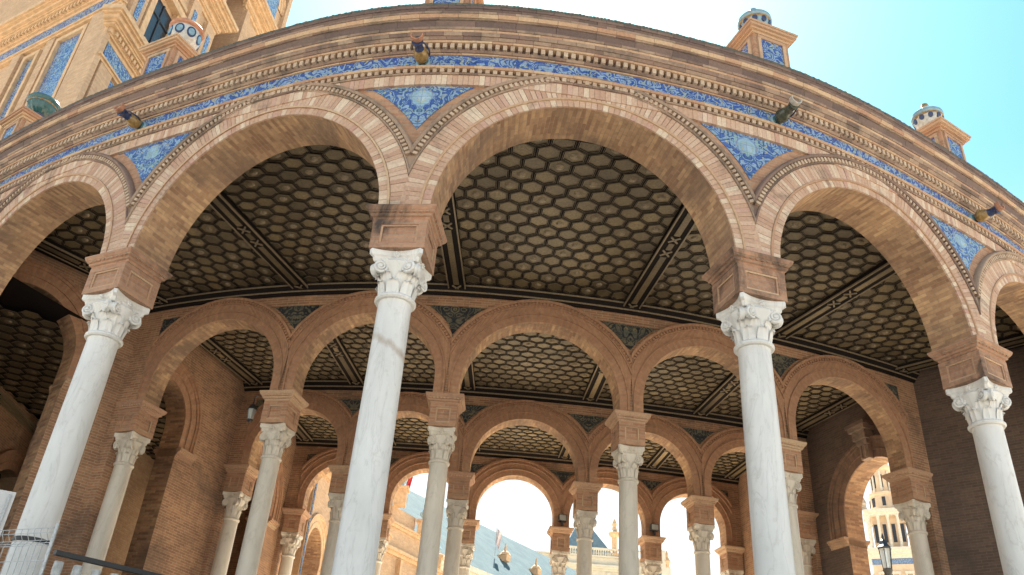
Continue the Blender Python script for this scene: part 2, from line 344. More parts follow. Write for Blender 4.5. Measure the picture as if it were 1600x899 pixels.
def arc_len(row):
    tab = {}; s = 0.0; prev = None
    N = 20
    for i in range(-3 * N, 4 * N + 1):
        q = frame(row, i / N)[0]
        if prev is not None: s += (q - prev).length
        tab[i] = s; prev = q
    def f(k):
        x = k * N; i = int(math.floor(x)); i = max(-3 * N, min(4 * N - 1, i)); return tab[i] + (tab[i + 1] - tab[i]) * (x - i)
    return f
S_OF = [arc_len(r) for r in range(4)]
def bay_len(row, k): return S_OF[row](k + 1) - S_OF[row](k)

FLOOR = 2.2
HW = 0.28                      # half thickness of the arcade walls
HWR = [0.28, 0.21, 0.20, 0.19]
HB = [0.40, 0.21, 0.20, 0.19]    # from the centre line to the inner face
PW = 0.343                     # half width of the piers over the columns
PWR = [0.343, 0.235, 0.225, 0.215]
ZN = [6.827, 6.70, 6.755, 6.84]; ZA = [7.45, 7.32, 7.378, 7.465]; ZC = [8.077, 7.947, 8.005, 8.09]
CROWN = [9.92, 9.66, 9.47, 9.47]
CEIL = [10.30, 10.17, 10.15]
FRONT_TOP = 11.70

# ------------------------------------------------------------------ setting: ground, terrace, floor
g = MB(); g.face([(-1500, -1500, 0), (1500, -1500, 0), (1500, 1500, 0), (-1500, 1500, 0)])
tag(g.build('ground', 'plaza'), kind='structure')
g = MB(); g.face([(-300, -300, .004), (300, -300, .004), (300, 8.3, .004), (-300, 8.3, .004)]); tag(g.build('street', 'street'), kind='structure')
g = MB(); ks = [i / 4 for i in range(-12, 17)]
fr = [P(0, k, 1.3, FLOOR) for k in ks]; bk = [P(3, k, 1.2, FLOOR) + Vector((0, 2.4, 0)) for k in ks]
g.grid([fr, bk], lambda i, j: (j * 1.0, i * 12.0))
g.grid([[p - Vector((0, 0, FLOOR + 0.2)) for p in fr], fr]); g.grid([bk, [p - Vector((0, 0, FLOOR + 0.2)) for p in bk]])
tag(g.build('gallery_floor', 'floor'), kind='structure')

# ------------------------------------------------------------------ arcade walls
def arch_geo(row, k):
    L = bay_len(row, k); R = L / 2 - PWR[row]; stilt = CROWN[row] - ZC[row] - R
    return L, R, max(0.0, stilt)
def arch_pt(row, k, rho, t, N=None):
    """point (x, z) on a ring of radius rho of the arch in bay k, t in 0..1 from left foot to right foot, clipped at the bay line"""
    L, R, st = arch_geo(row, k); zs = ZC[row] + st
    if rho < L / 2:
        tot = math.pi * rho + 2 * st; d = t * tot
        if d < st: return -rho, ZC[row] + d
        if d > tot - st: return rho, ZC[row] + (tot - d)
        a = (d - st) / rho; return -rho * math.cos(a), zs + rho * math.sin(a)
    a0 = math.acos(L / 2 / rho); a = a0 + t * (math.pi - 2 * a0)
    return -rho * math.cos(a), zs + rho * math.sin(a)
def bay_k(row, k, x): return k + 0.5 + x / bay_len(row, k)
def ring(mb, row, k, prof, n=56, m=0, side=1, t0=0.0, t1=1.0):
    """sweep a profile [(rho, off), ...] round the arch; side -1 puts it on the back of the wall"""
    rows = []
    for i in range(n + 1):
        t = t0 + (t1 - t0) * i / n; r_ = []
        for rho, off in prof:
            x, z = arch_pt(row, k, rho, t); r_.append(P(row, bay_k(row, k, x), off * side, z))
        rows.append(r_)
    if side < 0: rows = [list(reversed(r)) for r in rows]
    rm = prof[0][0]; acc = [0]
    for a, b in zip(prof, prof[1:]): acc.append(acc[-1] + math.hypot(b[0] - a[0], b[1] - a[1]))
    L = math.pi * rm
    mb.grid(rows, lambda i, j: (i / n * L, acc[min(j, len(acc) - 1)] + rm), m)
def ring_blocks(mb, row, k, rho0, rho1, off0, off1, pitch, fill=0.6, m=0):
    """small separate blocks (dentils) round the arch"""
    rm = (rho0 + rho1) / 2; L, R, st = arch_geo(row, k); zs = ZC[row] + st
    n = max(8, int(math.pi * rm / pitch))
    for i in range(n):
        aa = math.pi * (i + 0.5 - fill / 2) / n; ab = math.pi * (i + 0.5 + fill / 2) / n
        if max(abs(rho1 * math.cos(aa)), abs(rho1 * math.cos(ab))) > L / 2 - .01: continue
        pts = []
        for off in (off0, off1):
            for rho, a in ((rho0, aa), (rho0, ab), (rho1, ab), (rho1, aa)):
                pts.append(P(row, bay_k(row, k, -rho * math.cos(a)), off, zs + rho * math.sin(a)))
        b = len(mb.v); mb.v.extend([tuple(p) for p in pts])
        for q in ((4, 5, 6, 7), (0, 1, 5, 4), (1, 2, 6, 5), (2, 3, 7, 6), (3, 0, 4, 7)):
            mb.f.append(tuple(b + j for j in q)); mb.uv.extend([(0, 0), (.05, 0), (.05, .05), (0, .05)]); mb.m.append(m)
def wall_bay(mb, row, k, ztop, n=40, mf=0, ms=1):
    L, R, st = arch_geo(row, k); so = S_OF[row]
    fr = []; bk = []; ft = []; bt = []; U = []; V = []
    pts = [arch_pt(row, k, R, i / n) for i in range(n + 1)]
    d = 0; D = [0]
    for a, b in zip(pts, pts[1:]): d += math.hypot(b[0] - a[0], b[1] - a[1]); D.append(d)
    for x, z in pts:
        kk = bay_k(row, k, x)
        fr.append(P(row, kk, HWR[row], z)); bk.append(P(row, kk, -HB[row], z)); ft.append(P(row, kk, HWR[row], ztop)); bt.append(P(row, kk, -HB[row], ztop)); U.append(so(kk)); V.append(z)
    mb.grid([fr, ft], lambda i, j: (U[j], V[j] if i == 0 else ztop), mf)
    mb.grid([bt, bk], lambda i, j: (U[j], V[j] if i == 1 else ztop), mf)
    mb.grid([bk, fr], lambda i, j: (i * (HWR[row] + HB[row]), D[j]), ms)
    for x0, x1 in ((-L / 2, -R), (R, L / 2)):
        k0, k1 = bay_k(row, k, x0), bay_k(row, k, x1); z0 = ZC[row]
        for off, rev in ((HWR[row], False), (-HB[row], True)):
            q = [P(row, k0, off, z0), P(row, k1, off, z0), P(row, k1, off, ztop), P(row, k0, off, ztop)]; uv = [(so(k0), z0), (so(k1), z0), (so(k1), ztop), (so(k0), ztop)]
            if rev: q.reverse(); uv.reverse()
            mb.face(q, uv, mf)
def spandrel(mb, row, k, rho_add, ztop, off, kmin=-2.0, kmax=3.0, n=18, m=0, lim=0.47):
    """tile panel between two neighbouring arches, above the pier at k"""
    cols = []
    for i in range(-n, n + 1):
        u = i / n * lim; kk = k + u
        if kk < kmin + 0.02 or kk > kmax - 0.02: continue
        bay = k if u >= 0 else k - 1
        L, R, st = arch_geo(row, bay); rho = R + rho_add; dx = abs((kk - bay - 0.5) * L); zs = ZC[row] + st
        zl = zs + math.sqrt(max(0, rho * rho - dx * dx)) if dx < rho else zs
        cols.append((kk, min(zl, ztop)))
    cols = [c for i, c in enumerate(cols) if c[1] < ztop - 1e-4 or (i + 1 < len(cols) and cols[i + 1][1] < ztop) or (i > 0 and cols[i - 1][1] < ztop)]
    if len(cols) < 3: return
    so = S_OF[row]; s0 = so(k)
    lo = [P(row, a, off, z) for a, z in cols]; hi = [P(row, a, off, ztop) for a, z in cols]
    back = off - 0.04
    mb.grid([lo, hi], lambda i, j: (so(cols[j][0]) - s0, cols[j][1] if i == 0 else ztop), m)
    mb.grid([[P(row, a, back, z) for a, z in cols], lo], None, m); mb.grid([hi, [P(row, a, back, ztop) for a, z in cols]], None, m)

UP_ = Vector((0, 0, 1))
ROW_WORD = ['front', 'second', 'third', 'rearmost']
vous_n = 100
def voussoir_mesh(rho0, rho1, dphi, depth):
    mb = MB(); pts = []
    for y in (0, depth):
        for rho, a in ((rho0, -dphi), (rho0, dphi), (rho1, dphi), (rho1, -dphi)):
            pts.append((rho * math.sin(a), y, rho * math.cos(a) - (rho0 + rho1) / 2))
    b = 0; mb.v.extend(pts)
    e = 0.004
    for q in ((4, 7, 6, 5), (0, 4, 5, 1), (1, 5, 6, 2), (2, 6, 7, 3), (3, 7, 4, 0)):
        mb.f.append(q); mb.uv.extend([(0, 0), (.05, 0), (.05, .25), (0, .25)]); mb.m.append(0)
    return mb.mesh('voussoir', [M['voussoir']])
def arcade(row):
    e = empty('arcade', P(row, 0.5, 0, FLOOR))
    ztop = [10.95, CEIL[0] + 0.12, CEIL[1] + 0.12, CEIL[2] + 0.12][row]
    for k in range(-2, 3):
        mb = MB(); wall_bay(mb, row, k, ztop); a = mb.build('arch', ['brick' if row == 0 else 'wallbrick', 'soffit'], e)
        L, R, st = arch_geo(row, k)
        if row == 0:
            # two voussoir rings with beads between, a dentil ring and an outer moulding
            mb = MB(); ring(mb, row, k, [(R + 0.118, HWR[row]), (R + 0.12, HWR[row] + 0.045), (R + 0.15, HWR[row] + 0.045), (R + 0.152, HWR[row])], 64); mb.build('bead_moulding', 'mould', a, True)
            mb = MB(); ring(mb, row, k, [(R + 0.405, HWR[row]), (R + 0.41, HWR[row] + 0.05), (R + 0.43, HWR[row] + 0.055), (R + 0.435, HWR[row] + 0.03), (R + 0.505, HWR[row] + 0.03), (R + 0.51, HWR[row] + 0.085), (R + 0.545, HWR[row] + 0.10), (R + 0.56, HWR[row] + 0.085), (R + 0.575, HWR[row] + 0.05), (R + 0.578, HWR[row])], 64)
            mb.build('archivolt', 'cornice', a)
            mb = MB(); ring_blocks(mb, row, k, R + 0.437, R + 0.502, HWR[row] + 0.03, HWR[row] + 0.075, 0.075, 0.55); tag(mb.build('dentil', 'dentil', a), kind='stuff')
            for (r0, r1, nv, dep, off) in ((R + 0.003, R + 0.117, 80, 0.03, HWR[row] + 0.024), (R + 0.153, R + 0.404, vous_n, 0.05, HWR[row] + 0.03)):
                single = (r1 > R + 0.3 and k in (-1, 0, 1))
                if single: vm = voussoir_mesh(r0, r1, math.pi / nv / 2 * 0.93, dep)
                else: joined = MB()
                for i in range(nv):
                    rm = (r0 + r1) / 2; ph = math.pi * (i + 0.5) / nv
                    x = -rm * math.cos(ph); z = ZC[row] + st + rm * math.sin(ph)
                    if abs(x) > L / 2 - 0.01: continue
                    o, t, u_ = F3(row, bay_k(row, k, x))
                    if single:
                        er = t * (-math.cos(ph)) + Vector((0, 0, 1)) * math.sin(ph); et = t * math.sin(ph) + Vector((0, 0, 1)) * math.cos(ph)
                        oo = o + u_ * (off - dep + random.uniform(-.003, .003)) + Vector((0, 0, z))
                        mw = Matrix(((et.x, u_.x, er.x, oo.x), (et.y, u_.y, er.y, oo.y), (et.z, u_.z, er.z, oo.z), (0, 0, 0, 1)))
                        link_obj('voussoir', vm, a, mw)
                    else:
                        w = math.pi / nv / 2 * 0.93; pts = []
                        o2 = off + random.uniform(-.003, .003)
                        for offx in (off - dep, o2):
                            for rho, s in ((r0, -w), (r0, w), (r1, w), (r1, -w)):
                                xx = -rho * math.cos(ph + s); zz = ZC[row] + st + rho * math.sin(ph + s); pts.append(P(row, bay_k(row, k, xx), offx, zz))
                        b = len(joined.v); joined.v.extend([tuple(p) for p in pts])
                        for q in ((4, 7, 6, 5), (0, 4, 5, 1), (1, 5, 6, 2), (2, 6, 7, 3), (3, 7, 4, 0)):
                            joined.f.append(tuple(b + j for j in q)); joined.uv.extend([(0, 0), (.05, 0), (.05, .25), (0, .25)]); joined.m.append(0)
                if not single: tag(joined.build('voussoir_ring', 'voussoir', a), kind='stuff')
        else:
            mb = MB(); ring(mb, row, k, [(R + 0.001, HWR[row]), (R + 0.004, HWR[row] + 0.02), (R + 0.16, HWR[row] + 0.02), (R + 0.165, HWR[row] + 0.05), (R + 0.19, HWR[row] + 0.05), (R + 0.195, HWR[row] + 0.03), (R + 0.33, HWR[row] + 0.03), (R + 0.335, HWR[row] + 0.06), (R + 0.36, HWR[row] + 0.06), (R + 0.365, HWR[row] + 0.035), (R + 0.42, HWR[row] + 0.035), (R + 0.425, HWR[row] + 0.08), (R + 0.48, HWR[row] + 0.08), (R + 0.485, HWR[row])], 48)
            mb.build('archivolt', 'ringbrick', a)
            if row < 3:
                mb = MB(); ring_blocks(mb, row, k, R + 0.366, R + 0.418, HWR[row] + 0.035, HWR[row] + 0.065, 0.07, 0.5); tag(mb.build('dentil', 'ringbrick', a), kind='stuff')
    for sg, kc in ((-1, -2.0), (1, 3.0)):           # brick piers that close the row against the end walls
        mb = MB(); g_ = (PWR[row] + .02) / bay_len(row, -2 if sg < 0 else 2)
        for (d0, z0, z1, ins) in ((g_, FLOOR, ZC[row], .004), (0.0, ZC[row] + .001, ztop, .005)):
            k0, k1 = sorted((kc + sg * .22, kc + sg * d0))
            q = [P(row, k0, HWR[row] - ins, 0), P(row, k1, HWR[row] - ins, 0), P(row, k1, -HB[row] + ins, 0), P(row, k0, -HB[row] + ins, 0)]
            for i in range(4):
                a, b = q[i], q[(i + 1) % 4]; L_ = (b - a).length; mb.face([a + UP_ * z0, b + UP_ * z0, b + UP_ * z1, a + UP_ * z1], [(0, z0), (L_, z0), (L_, z1), (0, z1)])
        mb.build('end_pier', 'brick' if row == 0 else 'wallbrick', e)
    for k in range(-2, 4):
        mb = MB()
        if row == 0: spandrel(mb, row, k, 0.72, 10.27, HWR[row] + 0.012)
        else: spandrel(mb, row, k, 0.54, CEIL[row - 1] - 0.44, HWR[row] + 0.012)
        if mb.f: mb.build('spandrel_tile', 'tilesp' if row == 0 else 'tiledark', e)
    return e
ARC = [arcade(r) for r in range(4)]
tag(ARC[0], 'outermost curved brick arcade with striped arches, blue tile frieze and deep cornice', 'arcade')
tag(ARC[1], 'orange brick arcade standing second behind the blue tiled front', 'arcade')
tag(ARC[2], 'orange brick arcade third from the front, seen between the second row columns', 'arcade')
tag(ARC[3], 'rearmost brick arcade opening straight onto the bright white sky', 'arcade')

# entablature of the front arcade, course by course, out of single cut bricks
K0, K1 = -2.6, 3.6
def course(mb, row, z0, z1, off_lo, off_hi, length, k0=K0, k1=K1, back=None, jit=0.003, gap=0.004, m=0, fill=None):
    so = S_OF[row]; k = k0
    per = length
    N = int((so(k1) - so(k0)) / per)
    for i in range(N):
        a = k0 + (k1 - k0) * i / N; b = k0 + (k1 - k0) * (i + (fill if fill else 1.0)) / N
        if not fill: b -= gap / bay_len(row, 0) 
        j = random.uniform(-jit, jit); bo = HW - 0.02 if back is None else back
        pts = [P(row, a, bo, z0), P(row, b, bo, z0), P(row, b, off_lo + j, z0), P(row, a, off_lo + j, z0), P(row, a, bo, z1), P(row, b, bo, z1), P(row, b, off_hi + j, z1), P(row, a, off_hi + j, z1)]
        bs = len(mb.v); mb.v.extend([tuple(p) for p in pts])
        for q in ((3, 2, 1, 0), (4, 5, 6, 7), (3, 7, 6, 2), (0, 4, 7, 3), (1, 2, 6, 5)):
            mb.f.append(tuple(bs + x for x in q)); mb.uv.extend([(0, 0), (.2, 0), (.2, .06), (0, .06)]); mb.m.append(m)
def entablature(e):
    H = HW
    mb = MB(); course(mb, 0, 10.285, 10.46, H + .045, H + .05, 0.075); tag(mb.build('soldier_course', 'voussoir', e), kind='stuff')
    corn = empty('cornice', P(0, 0.5, HW, 10.5)); set_parent(corn, e)
    mb = MB()
    for (z0, z1, a, b, ln) in ((10.462, 10.487, .07, .075, .26), (10.56, 10.60, .10, .11, .27),
                               (10.874, 10.894, .05, .055, .26), (10.896, 10.93, .075, .095, .25), (11.025, 11.06, .15, .155, .28),
                               (11.062, 11.11, .165, .185, .24), (11.112, 11.165, .20, .22, .26), (11.167, 11.204, .222, .228, .3), (11.207, 11.244, .238, .248, .24), (11.346, 11.368, .29, .295, .27), (11.37, 11.43, .31, .33, .27), (11.432, 11.47, .335, .34, .25)):
        if z0 in (10.56, 10.874, 11.025, 11.167, 11.37): continue
        course(mb, 0, z0, z1, H + a, H + b, ln)
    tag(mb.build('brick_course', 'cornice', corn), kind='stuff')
    mb = MB()
    for (z0, z1, a, b, ln) in ((10.56, 10.60, .10, .11, .27), (10.874, 10.894, .05, .055, .26), (11.025, 11.06, .15, .155, .28), (11.167, 11.204, .222, .228, .3), (11.37, 11.43, .31, .33, .27)): course(mb, 0, z0, z1, H + a, H + b, ln)
    tag(mb.build('pale_brick_course', 'mould', corn), kind='stuff')
    mb = MB(); course(mb, 0, 11.247, 11.343, H + .232, H + .27, .55)
    for (z0, z1, a, b, ln) in ((11.472, 11.53, .30, .335, .26), (11.532, 11.57, .345, .355, .24)): course(mb, 0, z0, z1, H + a, H + b, ln)
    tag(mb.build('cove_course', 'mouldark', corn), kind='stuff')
    mb = MB(); course(mb, 0, 10.489, 10.558, H + .085, H + .085, .105, fill=.55, jit=0.004); course(mb, 0, 10.932, 11.022, H + .135, H + .135, .105, fill=.55, jit=.004)
    tag(mb.build('dentil', 'dentil', corn), kind='stuff')
    mb = MB(); course(mb, 0, 10.488, 10.559, H + .03, H + .03, .5); course(mb, 0, 10.931, 11.023, H + .06, H + .06, .5); tag(mb.build('dentil_backing', 'mouldark', corn), kind='stuff')
    mb = MB(); course(mb, 0, 11.572, 11.60, H + .355, H + .365, .10, jit=.005, gap=.005); course(mb, 0, 11.602, 11.625, H + .345, H + .355, .05, jit=.006, gap=.006)
    tag(mb.build('roof_tile_edge', 'roof', corn), kind='stuff')
    ks = [K0 + (K1 - K0) * i / 160 for i in range(161)]; so = S_OF[0]
    mb = MB(); mb.grid([[P(0, k, H + .028, 10.602) for k in ks], [P(0, k, H + .028, 10.872) for k in ks]], lambda i, j: (so(ks[min(j, 160)]), i * .27 + .005)); mb.build('frieze_tile', 'tile', e)
    # core of the wall above the arches and the roof terrace behind it
    mb = MB()
    mb.grid([[P(0, k, H - .01, 10.2) for k in ks], [P(0, k, H - .01, 11.55) for k in ks], [P(0, k, -HB[0] - .1, 11.55) for k in ks], [P(0, k, -HB[0] - .1, 10.75) for k in ks]]); mb.build('parapet_core', 'brick', e)
entablature(ARC[0])

# ------------------------------------------------------------------ ceilings with hexagonal coffers, beams and cornices
def ceil_pt(rm, k, v, z):
    a = P(rm, k, -HB[rm], z); b = P(rm + 1, k, HWR[rm + 1], z); return a.lerp(b, v)
def hex_verts(s): return [(s * 0.57735 * math.sin(math.pi / 3 * i), s * 0.57735 * math.cos(math.pi / 3 * i)) for i in range(6)]
def hex_cell(mb, T, boss, half=0):
    """one coffer in unit cell coordinates; T maps (x, y, z) to a point. half = -1/+1: only the left/right half"""
    rings = [(0.985, -0.006, None), (0.985, 0.0, 0), (0.92, 0.002, 0), (0.915, -0.004, 1), (0.897, -0.004, 1), (0.892, 0.008, 0), (0.80, 0.010, 0), (0.795, 0.0, 1), (0.762, 0.0, 1), (0.755, 0.018, 0), (0.70, 0.018, 2)]
    def vv(s, h):
        pts = hex_verts(s)
        if half:
            pts = [(max(0.015, x) if half > 0 else min(-0.015, x), y) for x, y in pts]
        return pts
    prev = None
    for s, h, m in rings:
        cur = [T(x, y, h) for x, y in vv(s, h)]
        if prev is not None:
            b = len(mb.v); mb.v.extend([tuple(p) for p in prev + cur])
            for i in range(6):
                j = (i + 1) % 6
                mb.f.append((b + i, b + j, b + 6 + j, b + 6 + i)); mb.uv.extend([(0, 0), (.1, 0), (.1, .1), (0, .1)]); mb.m.append(m)
        prev = cur
    b = len(mb.v); mb.v.extend([tuple(p) for p in prev]); mb.f.append(tuple(range(b, b + 6))); mb.uv.extend([(0, 0)] * 6); mb.m.append(2)
    if boss and not half:
        p0 = [T(.20 * math.sin(math.pi / 4 * i), .20 * math.cos(math.pi / 4 * i), .016) for i in range(8)]; p1 = [T(.13 * math.sin(math.pi / 4 * i), .13 * math.cos(math.pi / 4 * i), -.012) for i in range(8)]
        b = len(mb.v); mb.v.extend([tuple(p) for p in p0 + p1 + [T(0, 0, -0.02)]])
        for i in range(8):
            j = (i + 1) % 8
            mb.f.append((b + i, b + j, b + 8 + j, b + 8 + i)); mb.uv.extend([(0, 0)] * 4); mb.m.append(1)
            mb.f.append((b + 8 + i, b + 8 + j, b + 16)); mb.uv.extend([(0, 0)] * 3); mb.m.append(1)
CELL = []
for bo in (False, True):
    mb = MB(); hex_cell(mb, lambda x, y, z: Vector((x, y, z)), bo); CELL.append(mb.mesh('coffer', [M['rib'], M['bead'], M['panel']]))
def ceiling(rm, cols, single_bays, label):
    zc = CEIL[rm]
    ks = [-2.5 + i / 8 for i in range(0, 49)]
    mb = MB(); mb.grid([[ceil_pt(rm, k, 1.06, zc + .06) for k in ks], [ceil_pt(rm, k, -.06, zc + .06) for k in ks]])
    c = tag(mb.build('ceiling', 'rib'), kind='structure')
    mb = MB(); mb.grid([[ceil_pt(rm, k, -.05, zc + .75) for k in ks], [ceil_pt(rm, k, 1.1, zc + .75) for k in ks]]); tag(mb.build('roof', 'roof'), kind='structure')
    rest = MB(); picks = []
    for k in range(-2, 3):
        W = (ceil_pt(rm, k, .5, 0) - ceil_pt(rm, k + 1, .5, 0)).length; D = (ceil_pt(rm, k + .5, 0, 0) - ceil_pt(rm, k + .5, 1, 0)).length
        mu = 0.19 / W; u0, u1 = mu, 1 - mu; mv = 0.14 / D; v0, v1 = mv, 1 - mv
        nc = cols; pu = (u1 - u0) / nc
        nr = max(3, round(D * (v1 - v0) / (W * pu * 0.866))); nr += (nr + 1) % 2; pv = (v1 - v0) / (nr + .155) / .866 * 1.0   # pv: v per unit y
        rp = (v1 - v0 - .3 * pv * .577) / nr
        pv = rp / .866
        for j in range(nr):
            vc = v0 + rp * .62 + rp * j * (v1 - v0 - rp * 1.24) / (rp * (nr - 1)); odd = j % 2
            for i in range(nc + (1 if odd else 0)):
                uc = u0 + pu * (i + (0 if odd else .5))
                half = 0 if not odd else (1 if i == 0 else (-1 if i == nc else 0))
                T = (lambda x, y, z, k=k, uc=uc, vc=vc, pu=pu, pv=pv: ceil_pt(rm, k + uc + x * pu, vc + y * pv, zc + z))
                boss = ((i + (j // 2) * 2 + (odd)) % 3 == 0)
                ctr = ceil_pt(rm, k + uc, vc, zc)
                if half or k not in single_bays: hex_cell(rest, T, boss, half)
                else: picks.append((ctr.x ** 2 + ctr.y ** 2, k + uc, vc, pu, pv, boss, T))
    picks.sort(key=lambda q: q[0])
    for n, (d, u, v, pu, pv, boss, T) in enumerate(picks):
        if n >= 300: hex_cell(rest, T, boss); continue
        o = ceil_pt(rm, u, v, zc); ex = (ceil_pt(rm, u + .5 * pu, v, zc) - ceil_pt(rm, u - .5 * pu, v, zc)); ey = (ceil_pt(rm, u, v + .5 * pv, zc) - ceil_pt(rm, u, v - .5 * pv, zc))
        en = ex.normalized(); yn = Vector((-en.y, en.x, 0)); sy = abs(ey.dot(yn)); sx = ex.length
        link_obj('coffer', CELL[1 if boss else 0], c, Matrix(((en.x * sx, yn.x * sy, 0, o.x), (en.y * sx, yn.y * sy, 0, o.y), (0, 0, 1, o.z), (0, 0, 0, 1))))
    tag(rest.build('coffer_field', ['rib', 'bead', 'panel'], c), kind='stuff')
    # radial beams
    for k in range(-2, 4):
        a = ceil_pt(rm, k, 0, zc); b = ceil_pt(rm, k, 1, zc); ey = (b - a).normalized(); ex = Vector((ey.y, -ey.x, 0)); L = (b - a).length; ez = Vector((0, 0, 1))
        mb = MB(); mb.box(a, ex, ey, ez, -.17, .17, 0, L, -.07, .05); bm = mb.build('beam', 'rib', c)
        mb = MB()
        for s in (-1, 1): mb.box(a, ex, ey, ez, s * .165 - .012, s * .165 + .012, 0, L, -.085, -.05, 0)
        for y0, y1 in ((.25, L / 2 - .35), (L / 2 + .35, L - .25)):
            mb.box(a, ex, ey, ez, -.055, .055, y0, y1, -.082, -.06, 1)
        for yy in (.12, L / 2 - .22, L / 2 + .22, L - .12):
            for s in (-1, 1):
                d1 = (ex * s + ey).normalized(); d2 = Vector((-d1.y, d1.x, 0)); mb.box(a + ey * yy, d1, d2, ez, -.12, .12, -.015, .015, -.09, -.07, 0)
        mb.box(a, ex, ey, ez, -.05, .05, L / 2 - .1, L / 2 + .1, -.085, -.06, 1)
        mb.build('beam_strip', ['bead', 'panel'], bm)
    # wall cornice under the ceiling along both sides
    kk = [-2.4 + i / 10 for i in range(0, 59)]
    for row, sgn in ((rm, -1), (rm + 1, 1)):
        H_ = HWR[row]; prof = [(H_, -.20, 0), (H_ + .04, -.19, 0), (H_ + .05, -.15, 0), (H_ + .07, -.145, 1), (H_ + .075, -.11, 1), (H_ + .09, -.10, 0), (H_ + .13, -.05, 0), (H_ + .15, -.045, 1), (H_ + .155, -.01, 1), (H_ + .16, .05, 0)]
        mb = MB()
        for (o0, d0, m0), (o1, d1, m1) in zip(prof, prof[1:]):
            ex_ = HB[row] - H_ if sgn < 0 else 0; r0 = [P(row, k, (o0 + ex_) * sgn, zc + d0) for k in kk]; r1 = [P(row, k, (o1 + ex_) * sgn, zc + d1) for k in kk]
            mb.grid([r0, r1] if sgn > 0 else [r1, r0], None, m1 if m0 == m1 else 0)
        mb.build('ceiling_cornice', ['rib', 'bead'], c)
    return c
ceiling(0, 10, (-1, 0, 1, 2), '')
ceiling(1, 9, (-1, 0, 1, 2), '')
ceiling(2, 8, (), '')

# ------------------------------------------------------------------ marble columns with capitals and brick impost blocks
def shaft_mesh(zb, zt):
    mb = MB(); prof = []
    for i in range(15):
        t = i / 14; prof.append((0.228 - 0.018 * t ** 1.6, zb + (zt - zb) * t))
    mb.lathe(prof, 28, cap=False); return mb
def lath(prof, seg=28, mod=None):
    mb = MB(); mb.lathe(prof, seg, mod=mod); return mb
CAPH = 0.623
def capital_bell():
    prof = [(0.205, 0.0), (0.212, 0.05), (0.218, 0.12), (0.225, 0.2), (0.24, 0.28), (0.265, 0.36), (0.30, 0.43), (0.31, 0.46), (0.29, 0.48), (0.27, 0.53)]
    def mod(r, z, a):
        f = max(0.0, 1 - abs(z - .18) / .22); return r + 0.012 * f * math.cos(a * 20)
    mb = MB(); mb.lathe(prof, 80, mod=mod)
    # acanthus leaves: two rows of curling tongues
    for ring_, (n, z0, z1, w, out) in enumerate(((8, 0.02, 0.25, .085, .03), (8, 0.08, 0.36, .075, .05))):
        for i in range(n):
            a = 2 * math.pi * (i + .5 * ring_) / n; er = Vector((math.cos(a), math.sin(a), 0)); et = Vector((-er.y, er.x, 0)); rows = []
            for s in range(8):
                t = s / 7; z = z0 + (z1 - z0) * min(1.0, t * 1.12) - (max(0, t - .85) * .25); r = 0.215 + 0.04 * t + out * t ** 4
                ww = w * (1.0 - .15 * t - .8 * max(0, t - .6)) * (1 + .12 * math.sin(t * 22))
                rows.append([er * (r + .012 * math.cos(j * math.pi / 2) ** 2 - .018 * abs(j) / 2) + et * (ww * j / 2) + Vector((0, 0, z - .012 * abs(j))) for j in (-2, -1, 0, 1, 2)])
            mb.grid(rows)
    return mb
def abacus():
    mb = MB(); w = PW
    def outline(s, inset):
        pts = []
        for q in range(4):
            ca, sa = math.cos(q * math.pi / 2), math.sin(q * math.pi / 2)
            for i in range(9):
                t = -1 + i / 4.0
                if abs(t) > .999: t = t * .9
                x = t * (w - inset); y = -(w - inset) + .075 * (1 - (t / .9) ** 2)
                pts.append((x * ca - y * sa, x * sa + y * ca))
        return pts
    rows = []
    for inset, z in ((.06, .465), (.045, .49), (.04, .52), (.02, .535), (.0, .55), (.0, .618)):
        rows.append([Vector((x, y, z)) for x, y in outline(w, inset)])
    mb.grid(rows, None, 0, closed=True); mb.face(rows[-1]); mb.face(list(reversed(rows[0])))
    for q in range(4):                                   # rosettes
        a = q * math.pi / 2; er = Vector((math.cos(a), math.sin(a), 0)); et = Vector((-er.y, er.x, 0)); o = er * (w - .07) + Vector((0, 0, .555))
        for i in range(5):
            b = 2 * math.pi * i / 5 + .3; c = o + et * (.028 * math.cos(b)) + Vector((0, 0, .028 * math.sin(b)))
            mb.lathe([(.001, -.02), (.02, -.01), (.024, .01), (.012, .028), (.001, .03)], 8, c, er)
        mb.lathe([(.001, -.02), (.014, .0), (.016, .03), (.001, .045)], 8, o, er)
    return mb
def volute(corner, side):
    """spiral scroll under one abacus corner, on one of its two faces"""
    mb = MB(); a = math.pi / 4 + corner * math.pi / 2; dg = Vector((math.cos(a), math.sin(a), 0)); et = Vector((-dg.y, dg.x, 0))
    nrm = (dg * .45 + et * side * .9).normalized(); al = Vector((nrm.y, -nrm.x, 0)) * -side
    if al.dot(dg) < 0: al = -al
    o = dg * (.325) + et * side * .07 + Vector((0, 0, .385))
    pts = []
    for i in range(34):
        t = i / 33; th = t * 2 * math.pi * 2.1 + math.pi * .5; r = .082 * (1 - t) ** .85 + .012
        pts.append(o + al * (r * math.cos(th)) + Vector((0, 0, r * math.sin(th))) + nrm * (.016 * t))
    lead = [o + al * (-.26 + .26 * s / 6) + Vector((0, 0, .12 - .012 * (s / 6))) + nrm * (-.02 + .02 * s / 6) for s in range(6)]
    mb.tube(lead + pts, lambda t: .021 * (1 - .45 * t), 7)
    mb.lathe([(.08, -.05), (.083, -.01), (.03, .006), (.022, .03), (.001, .034)], 20, o, nrm)
    mb.lathe([(.03, -.03), (.028, .0)], 8, o + Vector((0, 0, .075)), nrm)
    return mb
